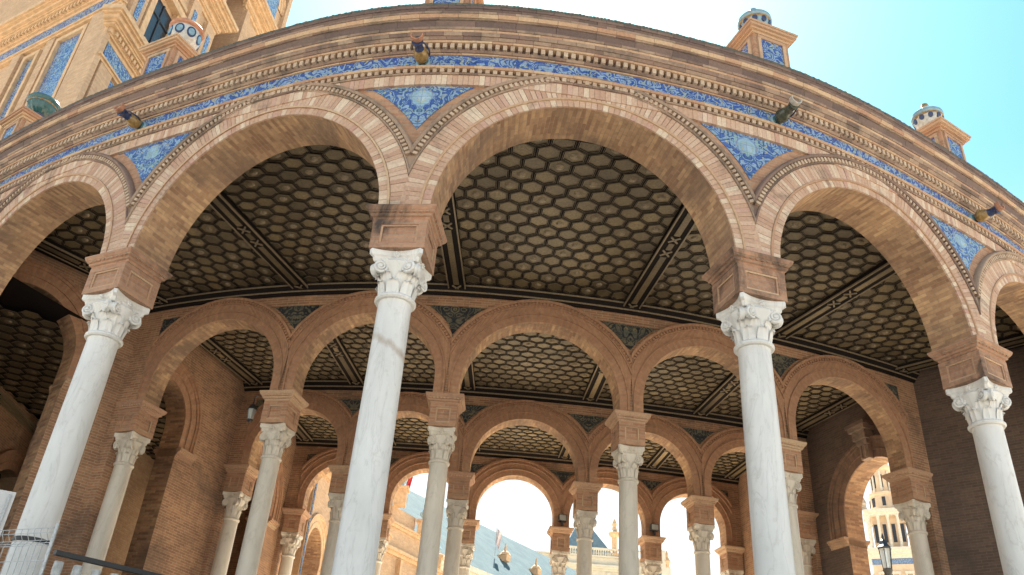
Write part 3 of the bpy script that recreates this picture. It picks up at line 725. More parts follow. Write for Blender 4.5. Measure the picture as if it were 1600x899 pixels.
def impost_mesh(h, w, d):
    mb = MB(); X, Y, Z, O = Vector((1, 0, 0)), Vector((0, 1, 0)), Vector((0, 0, 1)), Vector((0, 0, 0))
    hb = h - .19
    mb.box(O, X, Y, Z, -w, w, -d, d, 0.0, hb + .01)
    # sunk panels: four bars round each face, proud of the block
    for q in range(4):
        ww, dd = (w, d) if q % 2 == 0 else (d, w); a = q * math.pi / 2; ex = Vector((math.cos(a), math.sin(a), 0)); ey = Vector((math.sin(a), -math.cos(a), 0))
        p = .03; bo = .085; c_ = .001 * (q % 2); xe = p - .004
        mb.box(O, ex, ey, Z, -ww - xe, ww + xe, dd - .01, dd + p, .002 + c_, .07); mb.box(O, ex, ey, Z, -ww - xe, ww + xe, dd - .01, dd + p, hb - .075, hb - c_)
        for s in (-1, 1):
            x0, x1 = sorted((s * (ww + xe - .002), s * (ww - bo))); mb.box(O, ex, ey, Z, x0, x1, dd - .01, dd + p - .001, .065, hb - .07)
    return mb
def impost_frame_mesh(h, w, d):
    mb = MB(); Z, O = Vector((0, 0, 1)), Vector((0, 0, 0)); hb = h - .19
    for q in range(4):
        ww, dd = (w, d) if q % 2 == 0 else (d, w); a = q * math.pi / 2; ex = Vector((math.cos(a), math.sin(a), 0)); ey = Vector((math.sin(a), -math.cos(a), 0))
        x = ww - .085; z0, z1 = .07, hb - .075; y0, y1 = dd + .003, dd + .02
        for a0, a1, b0, b1 in ((-x, x, z0, z0 + .028), (-x, x, z1 - .028, z1), (-x, -x + .028, z0 + .028, z1 - .028), (x - .028, x, z0 + .028, z1 - .028)): mb.box(O, ex, ey, Z, a0, a1, y0, y1, b0, b1)
    return mb
def impost_cornice_mesh(h, w, d):
    mb = MB(); hb = h - .19; rows = []
    for ex, z in ((.0, hb), (.025, hb + .005), (.03, hb + .04), (.06, hb + .055), (.065, hb + .085), (.075, hb + .09), (.10, hb + .12), (.105, hb + .125), (.122, hb + .165), (.122, hb + .188), (.0, hb + .19)):
        a, b = w + ex, d + ex; rows.append([Vector((-a, -b, z)), Vector((a, -b, z)), Vector((a, b, z)), Vector((-a, b, z))])
    mb.grid(rows, lambda i, j: (j * .9, rows[min(i, len(rows) - 1)][0].z), 0, closed=True); mb.face(rows[-1])
    n = 9
    for q in range(4):
        L = w if q % 2 == 0 else d; D = d if q % 2 == 0 else w; a = q * math.pi / 2; ex = Vector((math.cos(a), math.sin(a), 0)); ey = Vector((math.sin(a), -math.cos(a), 0))
        for i in range(n):
            x = -L - .05 + (2 * L + .1) * (i + .5) / n; mb.box(Vector((0, 0, 0)), ex, ey, Vector((0, 0, 1)), x - .018, x + .018, D + .066, D + .092, hb + .088, hb + .118)
    return mb
def base_mesh():
    mb = MB(); mb.box(Vector((0, 0, 0)), Vector((1, 0, 0)), Vector((0, 1, 0)), Vector((0, 0, 1)), -.31, .31, -.31, .31, 0, .12)
    mb.lathe([(.30, .12), (.315, .15), (.315, .19), (.29, .22), (.262, .235), (.255, .27), (.27, .29), (.28, .32), (.262, .35), (.235, .36)], 28); return mb
CM = {}
def column_meshes(row):
    mm = M['marble'] if row == 0 else M['marble_in']; ib = M['impost'] if row == 0 else M['brick']
    h = ZC[row] - ZA[row]
    d = {}
    d['base'] = base_mesh().mesh('base', [mm], True)
    d['shaft'] = shaft_mesh(.36, ZN[row] - FLOOR).mesh('shaft', [mm], True)
    d['neck_ring'] = lath([(.21, -.035), (.245, -.03), (.262, -.01), (.262, .012), (.245, .032), (.225, .038), (.222, .06), (.21, .065)]).mesh('neck_ring', [mm], True)
    d['capital'] = capital_bell().mesh('capital', [mm], True); d['abacus'] = abacus().mesh('abacus', [mm], True)
    d['volute'] = [volute(c, s).mesh('volute', [mm], True) for c in range(4) for s in (-1, 1)]
    d['impost_block'] = impost_mesh(h, PWR[row] - .012, HWR[row] + .03).mesh('impost_block', [ib]); d['panel_frame'] = impost_frame_mesh(h, PWR[row] - .012, HWR[row] + .03).mesh('panel_frame', [M['mould']]); d['impost_cornice'] = impost_cornice_mesh(h, PWR[row], HWR[row] + .018).mesh('impost_cornice', [M['impost'] if row == 0 else M['mould']])
    return d
ORD = ['first', 'second', 'third', 'fourth', 'fifth', 'sixth']
def column(row, k, label):
    if row not in CM: CM[row] = column_meshes(row)
    d = CM[row]; o, t, u = F3(row, k); rz = math.atan2(t.y, t.x)
    e = empty('marble_column', (o.x, o.y, FLOOR)); e.rotation_euler = (0, 0, rz); tag(e, label, 'column', 'columns of the ' + ROW_WORD[row] + ' arcade')
    def child(name, z, par=e, me=None):
        ob = bpy.data.objects.new(name, me or d[name]); C.objects.link(ob); ob.parent = par; ob.location = (0, 0, z)
        if row and par is e and name != 'impost_block': s_ = .80 if name in ('base', 'shaft') else .74; ob.scale = (s_, s_, 1)
        return ob
    child('base', 0); sh = child('shaft', 0)
    if row == 0 and k == 0: sh.data = d['shaft'].copy(); sh.data.materials[0] = M['marble_vein']
    child('neck_ring', ZN[row] - FLOOR)
    cp = child('capital', ZN[row] - FLOOR); child('abacus', 0, cp)
    for v in d['volute']: child('volute', 0, cp, v)
    ib = child('impost_block', ZA[row] - FLOOR); child('panel_frame', 0, ib); child('impost_cornice', 0, ib)
    return e
FRONT_LAB = {-1: 'tall white marble column at the far left, mesh fence in front of its foot', 0: 'tall white marble column with brown band round its upper shaft', 1: 'tall white marble column right of the middle, holding the third large arch',
             2: 'tall white marble column at the right edge against dark brick wall'}
for k in (-1, 0, 1, 2): column(0, k, FRONT_LAB[k])
for row in (1, 2, 3):
    for i, k in enumerate(range(-2, 4)):
        column(row, k, 'cream marble column of the %s arcade, %s from the left' % (ROW_WORD[row], ORD[i]))

# ------------------------------------------------------------------ straight walls with arched openings
UPZ = Vector((0, 0, 1))
def V2(p, z=0.0): return Vector((p[0], p[1], z))
class WallFrame:
    """local frame of a straight wall: s along it from a to b, d out of its face (to the left of a->b when flip is False)"""
    def __init__(s, a, b, flip=False):
        s.o = V2(a); e = V2(b) - V2(a); s.L = e.length; s.ex = e.normalized(); s.en = Vector((-s.ex.y, s.ex.x, 0)) * (-1 if flip else 1)
    def pt(s, x, d, z): return s.o + s.ex * x + s.en * d + UPZ * z
    def box(s, mb, x0, x1, d0, d1, z0, z1, m=0): mb.box(s.o, s.ex, s.en, UPZ, x0, x1, d0, d1, z0, z1, m)
def arch_wall(w, z0, z1, ops, th, name, mats, parent=None, n=24):
    """wall of thickness th behind its face; ops = [(centre, radius, z_base, z_spring, stilt)]"""
    mb = MB(); s = 0.0; ops = sorted(ops)
    def strip(x0, x1, za, zb):
        for d, rev in ((0, False), (-th, True)):
            q = [w.pt(x0, d, za), w.pt(x1, d, za), w.pt(x1, d, zb), w.pt(x0, d, zb)]; uv = [(x0, za), (x1, za), (x1, zb), (x0, zb)]
            mb.face(q, uv, 0)
    for c, r, zb, zs, st in ops:
        if c - r > s: strip(s, c - r, z0, z1)
        if zb > z0: strip(c - r, c + r, z0, zb)
        pts = [(c - r, zb), (c - r, zs)] + [(c - r * math.cos(math.pi * i / n), zs + st + r * math.sin(math.pi * i / n)) for i in range(n + 1)] + [(c + r, zs), (c + r, zb)]
        D = [0]
        for a_, b_ in zip(pts, pts[1:]): D.append(D[-1] + math.hypot(b_[0] - a_[0], b_[1] - a_[1]))
        for i in range(n + 4):
            (xa, za), (xb, zb_) = pts[i], pts[i + 1]
            mb.face([w.pt(xa, 0, za), w.pt(xa, -th, za), w.pt(xb, -th, zb_), w.pt(xb, 0, zb_)], [(0, D[i]), (th, D[i]), (th, D[i + 1]), (0, D[i + 1])], 1)
            if xb > xa + 1e-6:
                for d in (0, -th): mb.face([w.pt(xa, d, za), w.pt(xb, d, zb_), w.pt(xb, d, z1), w.pt(xa, d, z1)], [(xa, za), (xb, zb_), (xb, z1), (xa, z1)], 0)
        s = c + r
    if s < w.L: strip(s, w.L, z0, z1)
    for x in (0, w.L): mb.face([w.pt(x, 0, z0), w.pt(x, -th, z0), w.pt(x, -th, z1), w.pt(x, 0, z1)], [(0, z0), (th, z0), (th, z1), (0, z1)], 0)
    mb.face([w.pt(0, 0, z1), w.pt(w.L, 0, z1), w.pt(w.L, -th, z1), w.pt(0, -th, z1)])
    return mb.build(name, mats, parent)
def arch_trim(w, c, r, zs, st, prof, mat_, parent, name='archivolt', n=32, m=0, lim=None):
    """moulding [(radius beyond the opening, d), ...] round an opening"""
    mb = MB(); rows = []
    path = [(0, zs)] + [(i / n, None) for i in range(n + 1)] + [(1, zs)]
    for t, z in path:
        a = math.pi * t; row = []
        for dr, d in prof:
            rr = r + dr; x = c - rr * math.cos(a); x = min(max(x, lim[0]), lim[1]) if lim else x; zz = z if z is not None else zs + st + rr * math.sin(a); row.append(w.pt(x, d, zz))
        rows.append(row)
    acc = [0]
    for p, q in zip(prof, prof[1:]): acc.append(acc[-1] + math.hypot(q[0] - p[0], q[1] - p[1]))
    mb.grid(rows, lambda i, j: (i / (n + 2) * math.pi * (r + .2), acc[min(j, len(acc) - 1)]), m)
    return mb.build(name, mat_, parent)
def step_cornice(w, x0, x1, z, steps, mat_, parent, name='cornice', d0=-.05):
    mb = MB()
    for dz0, dz1, d in steps: w.box(mb, x0 - d, x1 + d, d0, d, z + dz0, z + dz1)
    return mb.build(name, mat_, parent)
RINGP = [(0.0, 0.001), (0.002, .03), (.17, .03), (.175, .06), (.2, .06), (.205, .04), (.36, .04), (.365, .07), (.42, .07), (.425, .10), (.48, .10), (.482, 0.001)]
IMP = [(0, .05, .02), (.05, .10, .05), (.10, .14, .09), (.14, .19, .12)]

ZP = [P(r, -2.13, 0, 0) for r in range(4)]; EP = [P(r, 3.13, 0, 0) for r in range(4)]
def end_walls(pts, flip, openings, label, ext, bm='wallbrick'):
    e = empty('end_wall', (pts[1].x, pts[1].y, FLOOR))
    tag(e, label, 'wall')
    for i in range(3):
        a, b = pts[i], pts[i + 1]
        if i == 0: a = a + (a - b).normalized() * ext
        w = WallFrame(a, b, flip); ex = ext if i == 0 else 0
        op = [(c + ex, r, zb, zs, st) for c, r, zb, zs, st, key in openings.get(i, [])]
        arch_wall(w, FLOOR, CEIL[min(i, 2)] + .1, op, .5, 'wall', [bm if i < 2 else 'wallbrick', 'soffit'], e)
        for (c, r, zb, zs, st, key) in openings.get(i, []):
            c += ex
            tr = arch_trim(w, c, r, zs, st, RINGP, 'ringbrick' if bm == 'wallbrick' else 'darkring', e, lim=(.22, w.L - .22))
            for s0, s1 in ((max(0.02, c - r - .55), c - r), (c + r, min(w.L - .02, c + r + .6))):
                if s1 - s0 > .15:
                    mb = MB()
                    for dz0, dz1, d in IMP: w.box(mb, s0, s1 + (d if s0 < c - r else 0), -.5 - d, d, zs - .2 + dz0, zs - .2 + dz1)
                    mb.build('impost_cornice', 'mould', e)
            if key:
                ks_ = MB(); zt = zs + st + r
                for j, (w0, z0, z1, d) in enumerate(((.13, -.03, .30, .16), (.16, .30, .42, .20), (.20, .42, .62, .26), (.26, .62, .72, .32), (.31, .72, .80, .36))): w.box(ks_, c - w0, c + w0, 0.01, d, zt + z0, zt + z1)
                for s_ in (-1, 1): ks_.tube([w.pt(c + s_ * .07, .165, zt + .0 + .3 * q / 5) for q in range(6)], .03, 6)
                ks_.build('keystone', 'cornice', e)
    return e
end_walls(ZP, True, {0: [(1.30, 1.10, FLOOR, 8.1, .45, False)], 1: [(0.95, .85, FLOOR, 7.8, .45, False)], 2: [(1.7, .95, FLOOR, 7.6, .4, False)]},
          'brick end wall on the left with tall arched openings into a dark hall', 0.0)
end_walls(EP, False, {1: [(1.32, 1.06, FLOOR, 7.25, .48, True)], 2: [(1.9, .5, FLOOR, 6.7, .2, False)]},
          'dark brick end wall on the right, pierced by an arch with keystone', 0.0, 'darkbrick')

# the brick front goes on beyond the last arches under the same cornice
def flank(k0, k1, label, inward):
    e = empty('flank_wall', P(0, (k0 + k1) / 2, 0, 0)); tag(e, label, 'wall')
    ks_ = [k0 + (k1 - k0) * i / 6 for i in range(7)]; so = S_OF[0]
    mb = MB()
    for off, rev in ((HW - .012, False), (-.4, True)):
        mb.grid([[P(0, k, off, 0) for k in ks_], [P(0, k, off, 10.6) for k in ks_]], lambda i, j: (so(ks_[min(j, 6)]), i * 10.6))
    ke = k1 if inward > 0 else k0
    a, b = P(0, ke, HW - .012, 0), P(0, ke, -.9, 0)
    mb.face([a, b, b + UPZ * 11.55, a + UPZ * 11.55], [(0, 0), (1.2, 0), (1.2, 11.55), (0, 11.55)]); mb.build('wall', 'brick', e)
    mb = MB(); mb.face([P(0, k0, HW, 11.56), P(0, k1, HW, 11.56), P(0, k1, -.9, 11.56), P(0, k0, -.9, 11.56)]); mb.build('roof_deck', 'roof', e)
flank(3.17, 3.59, 'plain brick front wall continuing right of the last arch', 1)
flank(-2.59, -2.17, 'plain brick front wall continuing left of the first arch', -1)
# dark hall beyond the left end wall
def left_hall():
    e = empty('side_hall', (-9.5, 19, FLOOR)); tag(e, 'dark hall with coffered ceiling seen through the arches at the left', 'hall')
    A0 = Vector((-11.9, 15.6, 0)); A1 = Vector((-12.4, 24.5, 0))
    w = WallFrame(A0, A1, True)
    arch_wall(w, FLOOR, 10.6, [(2.0, .95, FLOOR, 6.6, .3), (5.6, .95, FLOOR, 6.6, .3)], .4, 'back_wall', ['wallbrick', 'soffit'], e)
    for c in (2.0, 5.6):
        arch_trim(w, c, .95, 6.6, .3, RINGP, 'ringbrick', e)
        mb = MB(); w.box(mb, c - 1, c + 1, -.45, -.42, FLOOR, 8.0); dd = mb.build('arched_window', 'dark', e)
        mb = MB()
        for q in range(-3, 4): w.box(mb, c + q * .27 - .02, c + q * .27 + .02, -.42, -.38, FLOOR, 7.9)
        for z in (3.5, 4.7, 5.9, 7.0): w.box(mb, c - .95, c + .95, -.415, -.385, z, z + .05)
        mb.build('window_bars', 'iron', dd)
    step_cornice(w, 0, w.L, 8.95, [(0, .06, .05), (.06, .10, .10), (.10, .16, .14)], 'bead', e)
    # ends of the hall: towards the street (with the facade) and towards the plaza
    w2 = WallFrame(P(0, -2.16, 0, 0), Vector((-13.6, 16.4, 0)), True); arch_wall(w2, FLOOR, 10.6, [], .4, 'street_wall', ['wallbrick', 'soffit'], e)
    w3 = WallFrame(Vector((-12.4, 24.5, 0)), ZP[3], True); arch_wall(w3, FLOOR, 10.6, [(3.2, 1.3, FLOOR, 6.6, .3)], .4, 'plaza_wall', ['wallbrick', 'soffit'], e)
    mb = MB(); z = 9.3
    q = [(-14.2, 13.4, z + .07), (-9.6, 13.4, z + .07), (ZP[1].x - .3, ZP[1].y, z + .07), (ZP[2].x - .3, ZP[2].y, z + .07), (ZP[3].x - .3, ZP[3].y + .2, z + .07), (-12.8, 25, z + .07)]
    mb.face(list(reversed(q))); mb.face([(a, b, 11.1) for a, b, c in q]); mb.build('hall_ceiling', 'rib', e)
    mb = MB(); pu = .42; pr = pu * .866
    for j in range(27):
        for i in range(13):
            cx = -13.0 + (i + (.5 if j % 2 else 0)) * pu + (j * .0); cy = 14.6 + j * pr
            lim = ZP[0].x + (cy - ZP[0].y) * .36
            for (p0, p1) in ((ZP[0], ZP[1]), (ZP[1], ZP[2]), (ZP[2], ZP[3])):
                if p0.y <= cy <= p1.y: lim = p0.x + (p1.x - p0.x) * (cy - p0.y) / (p1.y - p0.y)
            if cx > lim - .75 or cx < -12.0: continue
            hex_cell(mb, lambda x, y, zz, cx=cx, cy=cy: Vector((cx + x * pu, cy + y * pu, z + zz)), (i + j) % 3 == 0)
    tag(mb.build('coffer_field', ['rib', 'bead', 'panel'], e), kind='stuff')
left_hall()

# ------------------------------------------------------------------ jugs that serve as gargoyles along the frieze
M['glaze_blue'] = plain('cobalt_glaze', (0.03, 0.045, 0.11), 0.22, nscale=25, var=.4, bstr=.03)
M['glaze_pale'] = plain('pale_blue_glaze', (0.20, 0.31, 0.38), 0.22, nscale=18, var=.3, bstr=.03)
M['glaze_yellow'] = plain('ochre_glaze', (0.27, 0.17, 0.06), 0.25, nscale=22, var=.5, bstr=.03)
M['glaze_green'] = plain('green_glaze', (0.03, 0.10, 0.11), 0.2, nscale=22, var=.4, bstr=.03)
M['glaze_dark'] = plain('dark_olive_glaze', (0.06, 0.065, 0.045), 0.2, nscale=14, var=.7, bstr=.03)
M['glaze_white'] = plain('white_glaze', (0.46, 0.47, 0.46), 0.25, nscale=16, var=.35, bstr=.03)
M['stone_rim'] = plain('pale_rim', (0.5, 0.46, 0.4), .5)
M['terracotta'] = plain('terracotta', (0.42, 0.20, 0.12), 0.6, nscale=18)
def jug(k, label, dark=False):
    o, t, u = F3(0, k); root = Vector((o.x, o.y, 10.715)) + u * (HW + .03)
    e = empty('gargoyle_jug', root); e.scale = (.88, .72, .72); e.rotation_euler = (0, 0, math.atan2(u.y, u.x)); tag(e, label, 'gargoyle', 'jugs sticking out of the frieze')
    ax = Vector((1, 0, -.06)); Z0 = Vector((0, 0, 0))
    def part(name, prof, mt, seg=20, cap=True):
        mb = MB(); mb.lathe(prof, seg, Z0, ax, cap=cap); ob = bpy.data.objects.new(name, mb.mesh(name, [M[mt]], True)); C.objects.link(ob); ob.parent = e; return ob
    part('flange', [(.02, -.03), (.150, -.03), (.158, .0), (.150, .03), (.12, .05)], 'glaze_pale')
    part('foot', [(.12, .045), (.10, .07), (.105, .09), (.125, .11)], 'glaze_green')
    part('body', [(.122, .105), (.148, .15), (.155, .19), (.142, .25), (.115, .30), (.095, .335)], 'glaze_dark' if dark else 'glaze_yellow')
    part('neck', [(.097, .33), (.085, .37), (.086, .42), (.10, .47), (.118, .51)], 'glaze_blue' if not dark else 'glaze_dark')
    # open spout: a ring cut away on top
    mb = MB(); n = 15; rows = []
    axn = ax.normalized(); e1 = Vector((0, 1, 0)); e2 = axn.cross(e1)
    for (r, x) in ((.112, .505), (.122, .52), (.125, .60), (.105, .60), (.10, .515)):
        rows.append([axn * x + e1 * (r * math.cos(a)) + e2 * (r * math.sin(a)) for a in [math.pi * (-.12 + 1.24 * j / n) for j in range(n + 1)]])
    if (rows[0][n // 2]).z > 0: rows = [[p - 2 * Vector((0, 0, p.z)) for p in r] for r in rows]
    mb.grid(rows); ob = bpy.data.objects.new('spout', mb.mesh('spout', [M['terracotta'] if not dark else M['stone_rim']], True)); C.objects.link(ob); ob.parent = e
    mb = MB(); mb.lathe([(.001, .44), (.095, .45), (.10, .47)], 16, Z0, ax); ob = bpy.data.objects.new('mouth', mb.mesh('mouth', [M['dark']])); C.objects.link(ob); ob.parent = e
    mb = MB(); mb.tube([Vector((.17 + .28 * (.5 - .5 * math.cos(a)), .13 + .07 * math.sin(a) - .04 * (.5 - .5 * math.cos(a)), 0)) for a in [math.pi * i / 10 for i in range(11)]], .018, 8)
    ob = bpy.data.objects.new('handle', mb.mesh('handle', [M['glaze_blue']], True)); C.objects.link(ob); ob.parent = e
    return e
jug(-1.10, 'yellow and blue glazed jug gargoyle sticking out above the far left marble column')
jug(-0.01, 'yellow glazed jug gargoyle with blue neck, in the middle of the tile frieze')
jug(1.12, 'dark olive glazed jug gargoyle with pale crescent mouth, right of the middle', True)
jug(2.12, 'blue and ochre jug gargoyle at the right end of the tile frieze')

# ------------------------------------------------------------------ pedestals and ceramic urns along the roof edge
def pedestal(k, label, off=.10, h=1.0, w=.33):
    o, t, u = F3(0, k); z0 = 11.56; base = Vector((o.x, o.y, z0)) + u * off
    e = empty('roof_pedestal', base); e.rotation_euler = (0, 0, math.atan2(t.y, t.x)); tag(e, label, 'pedestal', 'brick pedestals on the roof edge')
    X, Y, O = Vector((1, 0, 0)), Vector((0, 1, 0)), Vector((0, 0, 0))
    def put(name, mb, mt):
        ob = bpy.data.objects.new(name, mb.mesh(name, [M[mt]])); C.objects.link(ob); ob.parent = e
    mb = MB(); mb.box(O, X, Y, UPZ, -w, w, -w, w, .16, h - .16); put('block', mb, 'brick')
    mb = MB(); mb.box(O, X, Y, UPZ, -w - .08, w + .08, -w - .08, w + .08, 0, .1); mb.box(O, X, Y, UPZ, -w - .04, w + .04, -w - .04, w + .04, .1, .17); put('plinth', mb, 'mould')
    mb = MB()
    for z_, z2, x in ((h - .17, h - .12, .03), (h - .12, h - .08, .07), (h - .08, h - .03, .11), (h - .03, h + .01, .13), (h + .01, h + .06, .05)): mb.box(O, X, Y, UPZ, -w - x, w + x, -w - x, w + x, z_, z2)
    put('cap', mb, 'mould')
    for q in range(4):
        a = q * math.pi / 2; ex = Vector((math.cos(a), math.sin(a), 0)); ey = Vector((math.sin(a), -math.cos(a), 0))
        mb = MB(); mb.box(O, ex, ey, UPZ, -.2, .2, w + .001, w + .012, .27, h - .26); put('tile_panel', mb, 'tile')
        mb = MB()
        for x0, x1, za, zb in ((-.26, .26, .2, .265), (-.26, .26, h - .255, h - .19), (-.26, -.205, .265, h - .255), (.205, .26, .265, h - .255)): mb.box(O, ex, ey, UPZ, x0, x1, w + .002, w + .03, za, zb)
        put('panel_frame', mb, 'mould')
    return base + Vector((0, 0, h + .06))
def urn(p, label, kind):
    e = empty('ceramic_urn', p); e.scale = (1.0, 1.0, 1.3); tag(e, label, 'urn', 'ceramic urns on the roof pedestals')
    def part(name, prof, mt, seg=28, mod=None):
        mb = MB(); mb.lathe(prof, seg, mod=mod); ob = bpy.data.objects.new(name, mb.mesh(name, [M[mt]], True)); C.objects.link(ob); ob.parent = e
    if kind == 'bowl':
        part('foot', [(.20, 0), (.21, .03), (.13, .07), (.10, .14), (.12, .19)], 'glaze_blue')
        part('bowl', [(.12, .185), (.20, .22), (.26, .29), (.285, .38)], 'glaze_green', 48, lambda r, z, a: r + .012 * math.cos(a * 14))
        part('rim', [(.284, .375), (.315, .40), (.325, .43), (.305, .46), (.25, .47), (.1, .46)], 'glaze_green')
        part('collar', [(.286, .355), (.292, .36), (.292, .372), (.286, .378)], 'glaze_yellow')
    elif kind == 'medallion':
        part('foot', [(.20, 0), (.22, .03), (.22, .09), (.15, .13), (.13, .17)], 'glaze_blue')
        part('bowl', [(.13, .165), (.22, .21), (.275, .29), (.285, .37), (.26, .45)], 'glaze_white')
        part('rim', [(.26, .445), (.30, .46), (.315, .49), (.29, .52), (.2, .53)], 'terracotta')
        part('lid', [(.2, .525), (.18, .56), (.08, .60), (.07, .65), (.001, .67)], 'glaze_green')
        for i in range(8):
            a = math.pi / 4 * i; d = Vector((math.cos(a), math.sin(a), 0))
            mb = MB(); mb.lathe([(.085, -.02), (.085, .012), (.06, .014)], 16, d * .262 + Vector((0, 0, .335)), d - Vector((0, 0, .1))); mb.lathe([(.058, 0), (.058, .018), (.001, .02)], 14, d * .262 + Vector((0, 0, .335)), d - Vector((0, 0, .1)), m=1)
            ob = bpy.data.objects.new('medallion', mb.mesh('medallion', [M['glaze_blue'], M['glaze_pale']])); C.objects.link(ob); ob.parent = e
    else:
        part('foot', [(.19, 0), (.20, .03), (.12, .07), (.10, .12)], 'glaze_blue')
        part('bowl', [(.10, .115), (.19, .17), (.255, .27), (.26, .34)], 'glaze_pale' if kind == 'pale' else 'glaze_white', 40, lambda r, z, a: r + .008 * math.cos(a * 12))
        part('shoulder', [(.262, .335), (.285, .36), (.28, .40), (.22, .45), (.12, .49)], 'glaze_pale')
        part('band', [(.261, .30), (.275, .31), (.275, .33), (.262, .338)], 'glaze_yellow')
        part('knob', [(.12, .485), (.09, .51), (.05, .53), (.075, .57), (.06, .62), (.001, .64)], 'glaze_pale' if kind == 'pale' else 'glaze_yellow')
        for i in range(10):
            a = math.pi / 5 * i; d = Vector((math.cos(a), math.sin(a), 0)); mb = MB(); mb.lathe([(.045, -.02), (.045, .01), (.001, .014)], 12, d * .25 + Vector((0, 0, .27)), d - Vector((0, 0, .3)))
            ob = bpy.data.objects.new('medallion', mb.mesh('medallion', [M['glaze_blue']])); C.objects.link(ob); ob.parent = e
PED = [(-2.02, 'on the roof edge at the far left', 'dark teal ribbed bowl urn', 'bowl'), (-1.12, 'left, before the dark window', 'white and blue round urn with medallions', 'medallion'),
       (0.04, 'at the top of the picture over the middle jug', None, ''), (1.12, 'against the blue sky, right of the middle', 'pale blue ribbed urn', 'pale'), (2.07, 'against the blue sky at the right', 'white and blue urn with yellow knob', 'knob'), (2.98, 'at the right edge of the picture', 'small cream urn', 'knob')]
for k, where, u_, kind in PED:
    top = pedestal(k, 'brick roof pedestal ' + where)
    if u_: urn(top, u_ + ' ' + where, kind)

# ------------------------------------------------------------------ tiled building rising behind the roof at the left
M['palebrick'] = brick_mat('pale_brick', (0.56, 0.40, 0.26), (0.48, 0.32, 0.2), (0.46, 0.36, 0.27), stain=.12)
M['paletrim'] = plain('pale_trim_brick', (0.55, 0.38, 0.23), .85, nscale=6, var=.25)
M['farbrick'] = brick_mat('far_brick', (0.62, 0.50, 0.37), (0.55, 0.42, 0.3), (0.52, 0.44, 0.35), stain=.1)
M['towerbrick'] = plain('tower_brick', (0.62, 0.47, 0.33), .85, nscale=1.2, var=.18)
M['stone'] = plain('pale_stone', (0.62, 0.56, 0.47), .8, nscale=5, var=.2)
def tiled_building():
    C0 = Vector((-11.0, 16.0, 0)); D1 = Vector((.13, .99, 0)).normalized(); D2 = Vector((-.86, .52, 0)).normalized()
    e = empty('tiled_building', (C0.x, C0.y, 0)); tag(e, 'tall sunlit brick building with blue tile panels rising at the top left', 'building')
    ws = WallFrame(C0, C0 + D1 * 4.1, True); wf = WallFrame(C0, C0 + D2 * 12, False)
    ws.o = ws.o - UPZ * 1.1; wf.o = wf.o + UPZ * .9          # the two fronts have storeys at different heights
    mb = MB(); zt = 30.0
    A, B, Cc, Dd = C0, C0 + D1 * 4.1, C0 + D1 * 4.1 + D2 * 12, C0 + D2 * 12
    for p, q in ((A, B), (B, Cc), (Cc, Dd), (Dd, A)):
        L = (q - p).length; mb.face([p + UPZ * 11.12, q + UPZ * 11.12, q + UPZ * zt, p + UPZ * zt], [(0, 0), (L, 0), (L, zt), (0, zt)])
    mb.face([x + UPZ * zt for x in (A, B, Cc, Dd)]); mb.build('wall', 'palebrick', e)
    def boxes(w, name, mt, lst):
        mb = MB()
        for l in lst: w.box(mb, *l)
        return mb.build(name, mt, e)
    def panel(w, x0, x1, z0, z1, fr=.13):
        mb = MB(); w.box(mb, x0, x1, .002, .03, z0, z1); pn = mb.build('tile_panel', 'tile2', e)
        mb = MB()
        for l in ((x0 - fr, x1 + fr, .0, .12, z1, z1 + fr), (x0 - fr, x1 + fr, .0, .12, z0 - fr, z0), (x0 - fr, x0, .001, .12, z0, z1), (x1, x1 + fr, .001, .12, z0, z1)): w.box(mb, *l)
        mb.build('panel_frame', 'paletrim', pn)
    STEPS = [(0, .12, .06), (.12, .18, .12), (.18, .34, .15), (.34, .40, .26), (.40, .46, .30), (.46, .58, .38), (.58, .64, .46), (.64, .78, .52)]
    for w in (ws, wf):
        step_cornice(w, 0, w.L, 18.85, STEPS, 'paletrim', e); step_cornice(w, 0, w.L, 18.15, [(0, .08, .1), (.08, .14, .15)], 'paletrim', e, 'architrave')
        mb = MB(); w.box(mb, .05, w.L, .0, .05, 18.3, 18.84); mb.build('frieze_tile', 'tile2', e)
        mb = MB()
        for i in range(int(w.L / .16)): w.box(mb, i * .16, i * .16 + .09, .15, .22, 19.04, 19.17)
        tag(mb.build('dentil', 'paletrim', e), kind='stuff')
        step_cornice(w, 0, w.L, 23.6, STEPS, 'paletrim', e); step_cornice(w, 0, w.L, 28.8, STEPS, 'paletrim', e)
    # front wall: corner pilaster, tall tile panels, niche with statue
    panel(wf, 1.2, 2.3, 12.5, 17.8); panel(wf, 3.25, 3.75, 13.5, 17.75); panel(wf, 7.6, 8.6, 13.5, 17.75)
    boxes(wf, 'pilaster', 'palebrick', [(-.12, .95, .0, .14, 11.13, 18.1)]); boxes(wf, 'pilaster', 'palebrick', [(2.6, 2.95, .0, .10, 11.13, 18.1)]); boxes(wf, 'pilaster', 'palebrick', [(4.1, 4.5, .0, .14, 11.13, 18.1)])
    arch_trim(wf, 5.9, .75, 15.9, .2, RINGP, 'paletrim', e)
    mb = MB(); pts = [(5.9 - .75 * math.cos(math.pi * i / 16), 16.1 + .75 * math.sin(math.pi * i / 16)) for i in range(17)]
    mb.face([wf.pt(x, .01, z) for x, z in [(5.15, 13), (6.65, 13)] + list(reversed(pts))]); mb.build('niche', 'dark', e)
    st = MB(); st.lathe([(.30, 0), (.32, .4), (.26, .8), (.30, 1.2), (.33, 1.5), (.2, 1.68), (.1, 1.74), (.13, 1.85), (.14, 1.95), (.09, 2.05), (.001, 2.08)], 16, wf.pt(5.5, .3, 13.9), UPZ); st.build('statue', 'stone', e, True)
    # side wall: arch with blue tile ring low down, window, pilasters with blue strips above
    boxes(ws, 'pilaster', 'palebrick', [(0.02, .55, .0, .13, 11.13, 18.1)])
